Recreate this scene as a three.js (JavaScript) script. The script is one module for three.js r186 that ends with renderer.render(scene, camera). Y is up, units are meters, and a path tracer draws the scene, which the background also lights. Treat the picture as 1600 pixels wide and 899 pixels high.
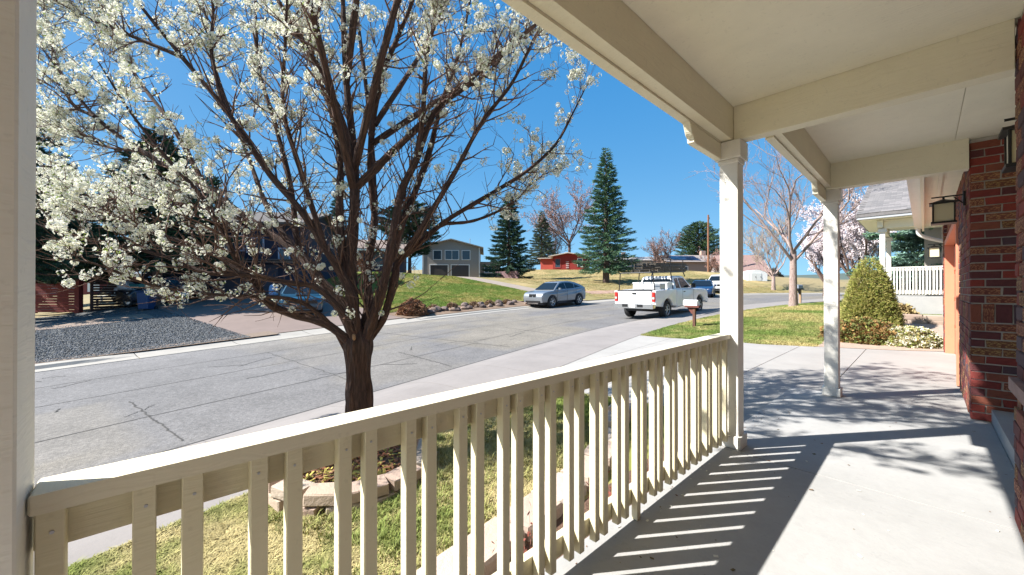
import * as THREE from 'three';
import { mergeGeometries, toCreasedNormals } from 'three/addons/utils/BufferGeometryUtils.js';

// ---------------------------------------------------------------- camera, sky, sun, exposure
const scene = new THREE.Scene();
const EYE = 1.35, TH = 47.07 * Math.PI / 180, CS = Math.cos(TH), SN = Math.sin(TH);
const camera = new THREE.PerspectiveCamera(73.68, 1600 / 899, 0.05, 9000);
camera.position.set(0, EYE, 0);
camera.rotation.order = 'YXZ';
camera.rotation.set(0.0042, TH, 0);
scene.add(camera);

const SUNDIR = new THREE.Vector3(-0.613, 1, 0.876).normalize();
const sun = new THREE.DirectionalLight(new THREE.Color(1, 0.965, 0.905), 5);
sun.name = 'sun';
sun.position.copy(SUNDIR).multiplyScalar(80);
sun.castShadow = true;
sun.shadow.mapSize.set(4096, 4096);
Object.assign(sun.shadow.camera, { left: -60, right: 60, top: 60, bottom: -60, near: 1, far: 220 });
scene.add(sun, sun.target);

{ // clear spring sky: pale at the horizon, deep blue overhead, a little brighter round the sun
  const W = 512, H = 256, d = new Float32Array(W * H * 4);
  for (let j = 0; j < H; j++) for (let i = 0; i < W; i++) {
    const el = ((j + 0.5) / H - 0.5) * Math.PI, az = ((i + 0.5) / W - 0.5) * 2 * Math.PI;
    const y = Math.sin(el), dir = new THREE.Vector3(Math.cos(az) * Math.cos(el), y, Math.sin(az) * Math.cos(el));
    const h = Math.max(0, y), k = Math.exp(-h * 5.2), k2 = Math.exp(-h * 1.5);
    const cs = Math.max(0, dir.dot(SUNDIR)), glow = 0.18 * Math.pow(cs, 8) + 0.03 * Math.pow(cs, 2);
    let r = 0.008 + 0.016 * k2 + 0.150 * k + glow, g = 0.076 + 0.080 * k2 + 0.170 * k + glow, b = 0.218 + 0.130 * k2 + 0.085 * k + glow * 0.9;
    if (y < 0) { r = 0.16; g = 0.16; b = 0.14; }
    const o = (j * W + i) * 4; d[o] = r; d[o + 1] = g; d[o + 2] = b; d[o + 3] = 1;
  }
  const t = new THREE.DataTexture(d, W, H, THREE.RGBAFormat, THREE.FloatType);
  t.mapping = THREE.EquirectangularReflectionMapping; t.magFilter = t.minFilter = THREE.LinearFilter; t.needsUpdate = true;
  scene.background = t; scene.environment = t;
}
const renderer = new THREE.WebGLRenderer({ antialias: true });
renderer.toneMapping = THREE.LinearToneMapping;
renderer.toneMappingExposure = 2.6;
renderer.shadowMap.enabled = true;

// ---------------------------------------------------------------- helpers
const V = (x, y, z) => new THREE.Vector3(x, y, z);
function rngOf(seed) { let s = seed >>> 0; return () => { s = (s + 0x6d2b79f5) | 0; let t = Math.imul(s ^ (s >>> 15), 1 | s); t = (t + Math.imul(t ^ (t >>> 7), 61 | t)) ^ t; return ((t ^ (t >>> 14)) >>> 0) / 4294967296; }; }
const lerp = (a, b, t) => a + (b - a) * t, clamp = (x, a, b) => Math.min(b, Math.max(a, x));
const smooth = (a, b, x) => { const t = clamp((x - a) / (b - a), 0, 1); return t * t * (3 - 2 * t); };
const table = (xs, ys) => (x) => { if (x <= xs[0]) return ys[0]; for (let i = 1; i < xs.length; i++) if (x <= xs[i]) return lerp(ys[i - 1], ys[i], (x - xs[i - 1]) / (xs[i] - xs[i - 1])); return ys[ys.length - 1]; };
// ground plan measured along two axes: "right" metres and "ahead" metres of the porch viewpoint, turned into world x, z
const plan = (r, f) => [CS * r - SN * f, -SN * r - CS * f];
const site = (u, f) => plan((u - 800) / 600 * f, f);
const spot = (u, v, f) => { const [x, z] = site(u, f); return V(x, EYE + (452 - v) / 600 * f, z); };
const yawZ = (deg) => { const [x, z] = plan(Math.sin(deg * Math.PI / 180), Math.cos(deg * Math.PI / 180)); return Math.atan2(x, z); };
const yawX = (deg) => { const [x, z] = plan(Math.sin(deg * Math.PI / 180), Math.cos(deg * Math.PI / 180)); return Math.atan2(-z, x); };

const taken = new Map();
const numbered = (n) => { const k = taken.get(n) || 0; taken.set(n, k + 1); return k ? n + '_' + String(k).padStart(3, '0') : n; };
function tag(o, label, category, group, kind) { if (label) o.userData.label = label; if (category) o.userData.category = category; if (group) o.userData.group = group; if (kind) o.userData.kind = kind; return o; }
function thing(name, label, category, [x, y, z] = [0, 0, 0], turn = 0, group) {
  const o = new THREE.Group(); o.name = numbered(name); o.position.set(x, y, z); o.rotation.y = turn; scene.add(o); return tag(o, label, category, group);
}
function copyOf(o, [x, y, z], turn, label) { const c = o.clone(); c.name = numbered(o.name.replace(/_\d\d\d$/, '')); c.position.set(x, y, z); c.rotation.y = turn; scene.add(c); if (label) c.userData.label = label; return c; }
const shade = (m) => { m.castShadow = true; m.receiveShadow = true; return m; };
const clean = (g) => { const n = g.index ? g.toNonIndexed() : g; for (const k of Object.keys(n.attributes)) if (!['position', 'normal', 'uv', 'color'].includes(k)) n.deleteAttribute(k); n.morphAttributes = {}; return n; };
function join(list) { list = list.flat(9).map(clean); if (list.some((g) => g.attributes.color) ) for (const g of list) if (!g.attributes.color) g.setAttribute('color', new THREE.BufferAttribute(new Float32Array(g.attributes.position.count * 3).fill(1), 3)); for (const g of list) { if (!g.attributes.uv) boxUV(g); } return list.length === 1 ? list[0] : mergeGeometries(list, false); }
function boxUV(g) { // metres on the main plane of each face
  const n = g.attributes.normal, p = g.attributes.position, uv = new Float32Array(p.count * 2);
  for (let i = 0; i < p.count; i++) { const ax = Math.abs(n.getX(i)), ay = Math.abs(n.getY(i)), az = Math.abs(n.getZ(i)); const [u, v] = ay >= ax && ay >= az ? [p.getX(i), p.getZ(i)] : ax >= az ? [p.getZ(i), p.getY(i)] : [p.getX(i), p.getY(i)]; uv[i * 2] = u; uv[i * 2 + 1] = v; }
  g.setAttribute('uv', new THREE.BufferAttribute(uv, 2)); return g;
}
function part(parent, name, geos, mat, extra) { const m = shade(new THREE.Mesh(join([geos]), mat)); m.name = name; parent.add(m); if (extra) Object.assign(m.userData, extra); return m; }
function solo(name, geos, mat, label, category, group, kind) { const m = shade(new THREE.Mesh(join([geos]), mat)); m.name = numbered(name); scene.add(m); return tag(m, label, category, group, kind); }
const structure = (name, geos, mat) => solo(name, geos, mat, undefined, undefined, undefined, 'structure');
// box with chamfered edges: corner to corner
function box(x0, x1, y0, y1, z0, z1, c = 0) {
  let g;
  const w = x1 - x0, h = y1 - y0, d = z1 - z0;
  if (c > 0) { const s = new THREE.Shape(); const a = w / 2 - c, b = h / 2 - c; s.moveTo(-a, -b); s.lineTo(a, -b); s.lineTo(a, b); s.lineTo(-a, b); s.closePath(); g = new THREE.ExtrudeGeometry(s, { depth: d - 2 * c, bevelEnabled: true, bevelSize: c, bevelThickness: c, bevelSegments: 1, curveSegments: 1 }); g.translate(0, 0, -(d - 2 * c) / 2); }
  else g = new THREE.BoxGeometry(w, h, d);
  g.translate((x0 + x1) / 2, (y0 + y1) / 2, (z0 + z1) / 2); g = clean(g); return boxUV(g);
}
const bx = (w, h, d, x, y, z, c = 0) => box(x - w / 2, x + w / 2, y - h / 2, y + h / 2, z - d / 2, z + d / 2, c);
const turned = (g, rx, ry, rz, x = 0, y = 0, z = 0) => g.applyMatrix4(new THREE.Matrix4().compose(V(x, y, z), new THREE.Quaternion().setFromEuler(new THREE.Euler(rx, ry, rz)), V(1, 1, 1)));
const cyl = (r0, r1, h, x, y, z, n = 14) => clean(new THREE.CylinderGeometry(r1, r0, h, n).translate(x, y + h / 2, z));
function prism(pts, x0, x1, bevel = 0) { // (z, y) outline pushed along x
  const s = new THREE.Shape(pts.map(([a, b]) => new THREE.Vector2(a, b)));
  const g = new THREE.ExtrudeGeometry(s, { depth: x1 - x0 - 2 * bevel, bevelEnabled: bevel > 0, bevelSize: bevel, bevelThickness: bevel, bevelOffset: -bevel, bevelSegments: 1 });
  g.translate(0, 0, bevel); g.applyMatrix4(new THREE.Matrix4().makeBasis(V(0, 0, 1), V(0, 1, 0), V(1, 0, 0))); // z->x, x->z (mirrored, both sides are drawn)
  g.translate(x0, 0, 0); const n = clean(g); n.computeVertexNormals(); return boxUV(n);
}
function tube(pts, radii, sides = 6, cap = false, ridge = 0) {
  const P = [], N = [], U = [], n = pts.length, rings = [];
  let nrm = null, len = 0;
  for (let i = 0; i < n; i++) {
    const t = (i < n - 1 ? pts[i + 1].clone().sub(pts[i]) : pts[i].clone().sub(pts[i - 1])).normalize();
    if (i > 0 && i < n - 1) t.add(pts[i].clone().sub(pts[i - 1]).normalize()).normalize();
    if (!nrm) nrm = Math.abs(t.y) < 0.9 ? V(0, 1, 0).cross(t).normalize() : V(1, 0, 0).cross(t).normalize();
    nrm.sub(t.clone().multiplyScalar(nrm.dot(t))).normalize();
    const bi = t.clone().cross(nrm); if (i) len += pts[i].distanceTo(pts[i - 1]);
    const ring = [];
    for (let k = 0; k <= sides; k++) { const a = k / sides * Math.PI * 2, d = nrm.clone().multiplyScalar(Math.cos(a)).addScaledVector(bi, Math.sin(a)); ring.push([pts[i].clone().addScaledVector(d, radii[i] * (ridge ? 1 + ridge * (NS[2][1](k % sides / sides * 16, len * 1.6 + radii[0] * 91) + 0.9 * NS[3][1](k % sides / sides * 32, len * 4.5) - 0.95) : 1)), d, k / sides * Math.max(0.15, radii[0] * 6.28), len]); }
    rings.push(ring);
  }
  const put = (q) => { P.push(q[0].x, q[0].y, q[0].z); N.push(q[1].x, q[1].y, q[1].z); U.push(q[2], q[3]); };
  for (let i = 0; i < n - 1; i++) for (let k = 0; k < sides; k++) { const a = rings[i][k], b = rings[i][k + 1], c = rings[i + 1][k + 1], d = rings[i + 1][k]; [a, b, c, a, c, d].forEach(put); }
  if (cap) for (const e of [0, n - 1]) for (let k = 0; k < sides; k++) { [rings[e][k], rings[e][k + 1], [pts[e], rings[e][k][1], 0, 0]].forEach(put); }
  const g = new THREE.BufferGeometry();
  g.setAttribute('position', new THREE.Float32BufferAttribute(P, 3)); g.setAttribute('normal', new THREE.Float32BufferAttribute(N, 3)); g.setAttribute('uv', new THREE.Float32BufferAttribute(U, 2));
  return ridge ? toCreasedNormals(g, 1.0) : g;
}
const bar = (a, b, r, sides = 5) => tube([a, b], [r, r], sides, true);
function curve(pts, n) { return new THREE.CatmullRomCurve3(pts, false, 'centripetal').getPoints(n); }
function roughen(g, amp, seed) { // break up a closed shape, same corner moves together
  const p = g.attributes.position, f = (x, y, z, k) => { const s = Math.sin(x * 127.1 + y * 311.7 + z * 74.7 + k * 53.3 + seed) * 43758.5453; return s - Math.floor(s) - 0.5; };
  for (let i = 0; i < p.count; i++) { const x = Math.round(p.getX(i) * 1e3), y = Math.round(p.getY(i) * 1e3), z = Math.round(p.getZ(i) * 1e3); p.setXYZ(i, p.getX(i) + amp * f(x, y, z, 1), p.getY(i) + amp * f(x, y, z, 2), p.getZ(i) + amp * f(x, y, z, 3)); }
  g.computeVertexNormals(); return g;
}
const creased = (g, a = 0.7) => toCreasedNormals(clean(g), a);

// ---------------------------------------------------------------- textures (grain and wear only)
function vnoise(period, seed) { const r = rngOf(seed), t = new Float32Array(period * period); for (let i = 0; i < t.length; i++) t[i] = r(); return (x, y) => { const xi = Math.floor(x), yi = Math.floor(y), fx = x - xi, fy = y - yi, u = fx * fx * (3 - 2 * fx), v = fy * fy * (3 - 2 * fy), m = (a) => ((a % period) + period) % period; const a = t[m(yi) * period + m(xi)], b = t[m(yi) * period + m(xi + 1)], c = t[m(yi + 1) * period + m(xi)], d = t[m(yi + 1) * period + m(xi + 1)]; return lerp(lerp(a, b, u), lerp(c, d, u), v); }; }
const NS = [4, 8, 16, 32, 64, 128, 256].map((p, i) => [p, vnoise(p, 11 + i)]);
const fbm = (u, v, lo = 0, hi = 6, gain = 0.55) => { let s = 0, w = 1, t = 0; for (let i = lo; i <= hi; i++) { s += w * NS[i][1](u * NS[i][0], v * NS[i][0]); t += w; w *= gain; } return s / t; };
const toS = (x) => { x = clamp(x, 0, 1); return 255 * (x <= 0.0031308 ? 12.92 * x : 1.055 * Math.pow(x, 1 / 2.4) - 0.055); };
function paint(size, fn, rx = 1, ry = 1, linear = false) {
  const d = new Uint8Array(size * size * 4);
  for (let j = 0; j < size; j++) for (let i = 0; i < size; i++) { const c = fn(i / size, j / size), o = (j * size + i) * 4; for (let k = 0; k < 3; k++) d[o + k] = linear ? clamp(c[k] * 255, 0, 255) : toS(c[k]); d[o + 3] = 255; }
  const t = new THREE.DataTexture(d, size, size); t.wrapS = t.wrapT = THREE.RepeatWrapping; t.magFilter = THREE.LinearFilter; t.minFilter = THREE.LinearMipmapLinearFilter; t.generateMipmaps = true; t.repeat.set(rx, ry); if (!linear) t.colorSpace = THREE.SRGBColorSpace; t.needsUpdate = true; return t;
}
const grey = (x) => [x, x, x];
const T = {};
T.asphalt = paint(1024, (u, v) => { const f = fbm(u, v, 4, 6, 0.9), c = fbm(u, v, 0, 3); const s = 0.55 + 0.75 * Math.pow(f, 1.6) + 0.35 * (c - 0.5); return [s * 0.60, s * 0.597, s * 0.60]; }, 1 / 2.2, 1 / 2.2);
T.asphaltBump = paint(512, (u, v) => grey(fbm(u, v, 4, 6, 1)), 1 / 0.9, 1 / 0.9, true);
T.concrete = paint(1024, (u, v) => { const f = fbm(u, v, 0, 6, 0.62), s2 = fbm(v, u, 3, 6, 0.9), pit = s2 > 0.70 ? 0.93 : 1; const s = (0.84 + 0.3 * (f - 0.5) + 0.10 * (s2 - 0.5)) * pit; return [s, s * 0.985, s * 0.96]; }, 1 / 2.7, 1 / 2.7);
T.fine = paint(512, (u, v) => grey(fbm(u, v, 2, 6, 0.85)), 1 / 0.7, 1 / 0.7, true);
T.coat = paint(512, (u, v) => { const s = 0.97 + 0.10 * (fbm(u, v, 1, 6, 0.7) - 0.5), nick = fbm(v, u, 4, 6, 0.8) > 0.74 ? 0.93 : 1; return [s * nick, s * nick * 0.995, s * nick * 0.985]; }, 1 / 1.3, 1 / 1.3);
T.grain = paint(512, (u, v) => { const w = fbm(u, v, 0, 2) * 0.16; const a = fbm(u * 0.25, v * 4 + w * 4, 2, 5, 0.7); return grey(a); }, 1 / 1.2, 1 / 0.6, true);
T.bark = paint(512, (u, v) => { const w = fbm(u, v, 0, 3) * 0.08; const r = fbm(u + w, v * 0.25, 3, 6, 0.75), c = fbm(v, u, 1, 4); const s = 0.2 + 1.9 * Math.pow(r, 1.9); return [s * (0.80 + 0.25 * c), s * 0.72, s * 0.66]; }, 1 / 0.32, 1 / 0.9);
T.barkBump = paint(512, (u, v) => { const w = fbm(u, v, 0, 3) * 0.08; return grey(fbm(u + w, v * 0.25, 3, 6, 0.75)); }, 1 / 0.32, 1 / 0.9, true);
T.soil = paint(512, (u, v) => { const f = fbm(u, v, 1, 6, 0.8); const s = 0.5 + f; return [s, s * 0.97, s * 0.92]; }, 1 / 1.7, 1 / 1.7);
T.gravel = paint(512, (u, v) => { const f = fbm(u, v, 3, 6, 1.0); const s = 0.2 + 1.5 * f; return [s, s, s]; }, 1 / 1.1, 1 / 1.1);
T.brickA = paint(256, (u, v) => { const f = fbm(u, v * 2, 1, 6, 0.8), s = 0.62 + 0.8 * f - 0.1; return [s, s * 0.96, s * 0.95]; }, 1, 1);
T.brickB = paint(256, (u, v) => { const w = fbm(u, v, 0, 2); const f = fbm(u * 2 + w, v * 3, 1, 6, 0.6), k = smooth(0.38, 0.66, f), g = 0.8 + 0.4 * fbm(v, u, 3, 6, 0.8); return [lerp(0.16, 0.50, k) * g, lerp(0.045, 0.28, k) * g, lerp(0.03, 0.13, k) * g]; }, 1, 1);
T.shingle = paint(512, (u, v) => { const f = fbm(u, v * 0.5, 2, 6, 0.8); return grey(0.5 + f); }, 1 / 1.4, 1 / 1.4);

const lin = (r, g, b) => new THREE.Color().setRGB(r, g, b);
const mat = (c, rough = 0.8, o = {}) => new THREE.MeshStandardMaterial({ color: lin(...c), roughness: rough, metalness: 0, side: THREE.DoubleSide, ...o });
const M = {
  post: mat([0.76, 0.735, 0.68], 0.55, { map: T.coat, bumpMap: T.grain, bumpScale: 0.0012 }),
  trim: mat([0.84, 0.785, 0.61], 0.6, { map: T.coat, bumpMap: T.grain, bumpScale: 0.003 }),
  ceiling: mat([0.93, 0.885, 0.73], 0.65, { map: T.coat, bumpMap: T.grain, bumpScale: 0.002 }),
  picket: mat([0.71, 0.65, 0.46], 0.6, { map: T.coat, bumpMap: T.grain, bumpScale: 0.0012 }),
  cap: mat([0.74, 0.685, 0.53], 0.55, { map: T.coat, bumpMap: T.grain, bumpScale: 0.001 }),
  slab: mat([0.385, 0.387, 0.388], 0.85, { map: T.concrete, bumpMap: T.fine, bumpScale: 0.0015 }),
  walk: mat([0.26, 0.24, 0.233], 0.88, { map: T.concrete, bumpMap: T.fine, bumpScale: 0.002 }),
  drive: mat([0.345, 0.335, 0.323], 0.85, { map: T.concrete, bumpMap: T.fine, bumpScale: 0.002 }),
  kerb: mat([0.355, 0.335, 0.305], 0.85, { map: T.concrete, bumpMap: T.fine, bumpScale: 0.002 }),
  road: mat([0.318, 0.306, 0.288], 0.92, { map: T.asphalt, bumpMap: T.asphaltBump, bumpScale: 0.006, vertexColors: true }),
  crack: mat([0.055, 0.052, 0.05], 0.95),
  mortar: mat([0.46, 0.44, 0.41], 0.95, { map: T.soil, bumpMap: T.fine, bumpScale: 0.003 }),
  earth: mat([0.20, 0.165, 0.10], 1, { map: T.soil, vertexColors: true }),
  black: mat([0.012, 0.012, 0.013], 0.45), rubber: mat([0.022, 0.022, 0.024], 0.8), dark: mat([0.03, 0.03, 0.035], 0.7),
  chrome: mat([0.72, 0.73, 0.75], 0.22, { metalness: 1 }), steel: mat([0.5, 0.51, 0.53], 0.4, { metalness: 0.9 }),
  glass: mat([0.008, 0.011, 0.014], 0.12), pane: mat([0.05, 0.075, 0.10], 0.08),
  white: mat([0.78, 0.78, 0.76], 0.5), red: mat([0.45, 0.02, 0.015], 0.3),
  bark: mat([0.115, 0.075, 0.058], 0.95, { map: T.bark, bumpMap: T.barkBump, bumpScale: 0.03 }),
  paleBark: mat([0.47, 0.44, 0.425], 0.95, { map: T.bark, bumpMap: T.barkBump, bumpScale: 0.010 }),
  greyBark: mat([0.16, 0.13, 0.115], 0.95, { map: T.bark }),
};

// ---------------------------------------------------------------- the lie of the land
// street axes: a along the street, b across it (away from the house); it runs straight, then bends right round a 40 m curve
const streetAB = (x, z) => { const r = CS * x - SN * z, f = -SN * x - CS * z; return [0.596 * r + 0.803 * f, -0.803 * r + 0.596 * f]; };
const fromAB = (a, b) => plan(0.596 * a - 0.803 * b, 0.803 * a + 0.596 * b);
const streetTO = (x, z) => { const [a, b] = streetAB(x, z); if (a < 10) return [a, b - 4]; const ph = Math.atan2(a - 10, b + 36); return [10 + 40 * ph, Math.hypot(a - 10, b + 36) - 40]; };
const fromTO = (t, o) => { if (t < 10) return fromAB(t, 4 + o); const ph = (t - 10) / 40; return fromAB(10 + (40 + o) * Math.sin(ph), -36 + (40 + o) * Math.cos(ph)); };
const streetH = (a, b) => { let h = a < 30 ? -0.67 + 0.039 * Math.max(a, -45) : a < 50 ? 0.5 + 0.039 * (a - 30) - 0.039 * (a - 30) ** 2 / 40 : 0.89; if (a > 60) h -= (a - 60) * 0.09 * clamp((30 - b) / 20, 0, 1); return Math.max(h, -60); };
const riseOf = table([-40, 1.4, 8.5, 16, 24, 28, 38.7, 45, 59, 85, 130], [0.012, 0.026, 0.066, 0.115, 0.145, 0.125, 0.095, 0.09, 0.165, 0.165, 0.05]);
const padOf = table([-140, -60, -40, -25, -19, -16.5, -13.5, -12, -6.5, -5, -3.5, 0, 6, 20], [-6, 0.7, 0.9, 0.75, 0.55, 0.45, 0.1, -0.01, -0.03, -0.09, -0.33, -0.37, -0.5, -1.1]);
function ground(x, z) {
  const [a, b] = streetAB(x, z), [, o] = streetTO(x, z);
  let h = streetH(a, b);
  if (o > 11.1) { const d = o - 11.1, e = d < 4 ? d * d / 8 + d * 0.5 : d; h += 0.1 + riseOf(a) * (e < 18 ? e : 18 + (Math.min(e, 60) - 18) * 0.3); }
  else if (o < 0) h = lerp(h + 0.1, padOf(z), smooth(0, -3, o) * (b > -60 ? 1 : 0.5));
  else if (o < 2.2) h += lerp(0.1, 0, smooth(1.3, 2.2, o));
  return h;
}
const NZ = (x, z, s = 1) => { const f = (q) => { const k = Math.floor(q); return q - k; }; return fbm(f(x / (40 * s) + 0.37), f(z / (40 * s) + 0.71), 0, 5, 0.6); };
// a sheet over the land: nu x nv cells, place(u, v) -> [x, z], lifted by dy, tinted by tint(x, z)
function sheet(nu, nv, place, dy, tint, thick = 0) {
  const P = [], U = [], C = [], I = [];
  for (let j = 0; j <= nv; j++) for (let i = 0; i <= nu; i++) { const [x, z] = place(i / nu, j / nv); P.push(x, ground(x, z) + dy, z); U.push(x, z); if (tint) C.push(...tint(x, z)); }
  for (let j = 0; j < nv; j++) for (let i = 0; i < nu; i++) { const a = j * (nu + 1) + i, b = a + 1, c = b + nu + 1, d = a + nu + 1; I.push(a, d, c, a, c, b); }
  if (thick) { // skirt
    const ring = []; for (let i = 0; i < nu; i++) ring.push(i); for (let j = 0; j < nv; j++) ring.push(j * (nu + 1) + nu); for (let i = nu; i > 0; i--) ring.push(nv * (nu + 1) + i); for (let j = nv; j > 0; j--) ring.push(j * (nu + 1));
    const base = P.length / 3; for (const k of ring) { P.push(P[k * 3], P[k * 3 + 1] - thick, P[k * 3 + 2]); U.push(U[k * 2] + thick, U[k * 2 + 1]); if (tint) C.push(C[k * 3], C[k * 3 + 1], C[k * 3 + 2]); }
    for (let q = 0; q < ring.length; q++) { const r = (q + 1) % ring.length; I.push(ring[q], ring[r], base + r, ring[q], base + r, base + q); }
  }
  let g = new THREE.BufferGeometry();
  g.setAttribute('position', new THREE.Float32BufferAttribute(P, 3)); g.setAttribute('uv', new THREE.Float32BufferAttribute(U, 2)); if (tint) g.setAttribute('color', new THREE.Float32BufferAttribute(C, 3));
  { const A = (k) => V(P[I[k] * 3], P[I[k] * 3 + 1], P[I[k] * 3 + 2]), n = A(1).sub(A(0)).cross(A(2).sub(A(0))); if (n.y < 0) for (let q = 0; q < I.length; q += 3) { const s = I[q + 1]; I[q + 1] = I[q + 2]; I[q + 2] = s; } }
  g.setIndex(I); g = g.toNonIndexed(); g.computeVertexNormals();
  return g;
}
const TO = (t0, t1, o0, o1) => (u, v) => fromTO(lerp(t0, t1, u), lerp(o0, o1, v));
{ // base ground out to the horizon, a hand's breadth under the finished surfaces
  const w = (u) => { const s = u * 2 - 1; return Math.sign(s) * (Math.abs(s) * 45 + Math.pow(Math.abs(s), 5) * 2600); };
  structure('terrain', sheet(190, 190, (u, v) => [w(u) - 10, w(v) - 15], -0.09, (x, z) => { const n = NZ(x, z), d = clamp(n * 2 - 0.5, 0, 1); return [lerp(0.9, 1.4, d), lerp(0.95, 1.3, d), lerp(0.8, 1.1, d)]; }), M.earth);
}
// carriageway: worn asphalt, old and newer patches
const roadTint = (x, z) => { const [t, o] = streetTO(x, z); const p = NZ(x * 2.1 + 7, z * 2.1), q = NZ(x * 6, z * 6 + 3); const pq = NZ(Math.round(t * 0.42) * 3.7 + 1, Math.round(o * 0.62) * 5.3), warm = 0.45 * smooth(0.50, 0.56, p) + 0.55 * (pq > 0.52 ? 1 : 0), s = 0.86 + 0.34 * (q - 0.5) + 0.12 * warm + (o > 9.4 ? 0.12 : 0); return [s * lerp(1, 1.12, warm), s * lerp(1, 1.05, warm), s * lerp(1.05, 0.93, warm)]; };
const road = structure('road', sheet(300, 34, TO(-32, 66, 2.1, 10.65), 0, roadTint), M.road);
{ // cracks: thin tarry ribbons lying in the asphalt
  const r = rngOf(5);
  const ribbon = (pts, w) => { const P = [], U = []; for (let i = 0; i < pts.length - 1; i++) { const [x0, z0] = fromTO(...pts[i]), [x1, z1] = fromTO(...pts[i + 1]); const l = Math.hypot(x1 - x0, z1 - z0) || 1, nx = -(z1 - z0) / l * w, nz = (x1 - x0) / l * w; const q = [[x0 - nx, z0 - nz], [x1 - nx, z1 - nz], [x1 + nx, z1 + nz], [x0 + nx, z0 + nz]].map(([x, z]) => [x, ground(x, z) + 0.005, z]); for (const k of [0, 1, 2, 0, 2, 3]) { P.push(...q[k]); U.push(q[k][0], q[k][2]); } } const g = new THREE.BufferGeometry(); g.setAttribute('position', new THREE.Float32BufferAttribute(P, 3)); g.setAttribute('uv', new THREE.Float32BufferAttribute(U, 2)); g.computeVertexNormals(); return g; };
  const wander = (t0, o0, t1, o1, amp, n) => { const pts = []; let k = 0; for (let i = 0; i <= n; i++) { k += (r() - 0.5) * amp; k *= 0.9; const s = i / n; pts.push([lerp(t0, t1, s) + (r() - 0.5) * amp * 0.5, clamp(lerp(o0, o1, s) + k, 2.15, 10.6)]); } return pts; };
  const runs = [[-14, 4.05, 9, 4.0, 0.04, 60], [-12, 6.3, 30, 6.5, 0.05, 90], [-8, 8.4, 24, 8.3, 0.06, 80], [9, 4.2, 26, 4.4, 0.05, 50]];
  for (let i = 0; i < 16; i++) { const t = -7 + i * 2.6 + r(); const o = 2.3 + r() * 3; runs.push([t, o, t + (r() - 0.5) * 1.6, o + 1.5 + r() * 5, 0.09, 46]); }
  for (let i = 0; i < 44; i++) { const t = -8 + r() * 34, o = 2.6 + r() * 7; runs.push([t, o, t + (r() - 0.5) * 2.5, o + (r() - 0.5) * 1.4, 0.06, 22]); }
  for (const [i, q] of runs.entries()) part(road, 'crack', ribbon(wander(...q), i < 4 ? 0.010 : 0.006 + r() * 0.007), M.crack);
  part(road, 'edge_joint', ribbon(Array.from({ length: 160 }, (_, i) => [-30 + i * 0.6, 2.16 + (r() - 0.5) * 0.02]), 0.014), M.crack);
}
// pavement with rolled kerb on our side: slab by slab
{
  const g = new THREE.Group(); g.name = 'pavement'; g.userData.kind = 'structure'; scene.add(g);
  for (let t = -24; t < 58; t += 1.6) part(g, 'slab', sheet(6, 10, TO(t + 0.006, t + 1.594, 0.0, 2.1), 0.012, null, 0.09), M.walk);
}
// gutter and kerb on the far side; the kerb drops to nothing along the paved drive
{
  const g = new THREE.Group(); g.name = 'kerb'; g.userData.kind = 'structure'; scene.add(g);
  const kh = (t) => 0.12 * (1 - smooth(1.2, 2.6, t)) + 0.10 * smooth(11.6, 12.6, t) * (1 - smooth(21.6, 22.2, t)) + 0.10 * smooth(25.5, 26.2, t);
  for (let t = -24; t < 60; t += 2.4) {
    const P = [], U = [], prof = (tt) => { const h = 0.6 * kh(tt), w = 0.35 * (1 - h / 0.12) ; return [[10.62, -0.05], [10.62, 0.012], [10.98, 0.004 + 0.02], [11.06, 0.03 + h], [11.30 + w, Math.max(0.104, 0.04 + h)], [11.36 + w, -0.05]]; };
    const st = 6; for (let i = 0; i < st; i++) { const ta = t + 0.008 + i / st * 2.384, tb = t + 0.008 + (i + 1) / st * 2.384, A = prof(ta), B = prof(tb); for (let k = 0; k < A.length - 1; k++) { const q = [[ta, A[k]], [tb, B[k]], [tb, B[k + 1]], [ta, A[k + 1]]].map(([tt, [o, dy]]) => { const [x, z] = fromTO(tt, o), [a, b] = streetAB(x, z); return [x, streetH(a, b) + dy, z, tt, o + dy]; }); for (const n of [0, 1, 2, 0, 2, 3]) { P.push(q[n][0], q[n][1], q[n][2]); U.push(q[n][3], q[n][4]); } } }
    const geo = new THREE.BufferGeometry(); geo.setAttribute('position', new THREE.Float32BufferAttribute(P, 3)); geo.setAttribute('uv', new THREE.Float32BufferAttribute(U, 2)); geo.computeVertexNormals(); part(g, 'kerb_stone', geo, M.kerb);
  }
}
// surfaces beyond the street
const lotGravel = mat([0.115, 0.12, 0.12], 0.95, { map: T.gravel, bumpMap: T.asphaltBump, bumpScale: 0.03 });
structure('gravel_lot', sheet(40, 30, TO(-22, 5.3, 11.45, 27), 0, null), lotGravel);
{
  structure('paved_drive', sheet(24, 40, TO(5.33, 11.6, 11.7, 27), 0, null), mat([0.20, 0.15, 0.132], 0.9, { map: T.concrete }));
}
structure('soil_strip', sheet(40, 3, (u, v) => { const t = lerp(-20, 6.3, u); return fromTO(t, lerp(11.4, 11.75 + 0.5 * NZ(t * 14, 2) + (t > 3 ? (t - 3) * 0.1 : 0), v)); }, 0.012, null), mat([0.19, 0.14, 0.105], 1, { map: T.gravel }));
structure('soil_verge', sheet(40, 4, (u, v) => { const t = lerp(-12, 4.5, u); return fromTO(t, lerp(19.6 + 1.2 * NZ(t * 9, 7), 22.5, v)); }, 0.02, null), mat([0.23, 0.17, 0.13], 1, { map: T.gravel }));
const drySoil = mat([0.34, 0.24, 0.17], 1, { map: T.soil });
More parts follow.
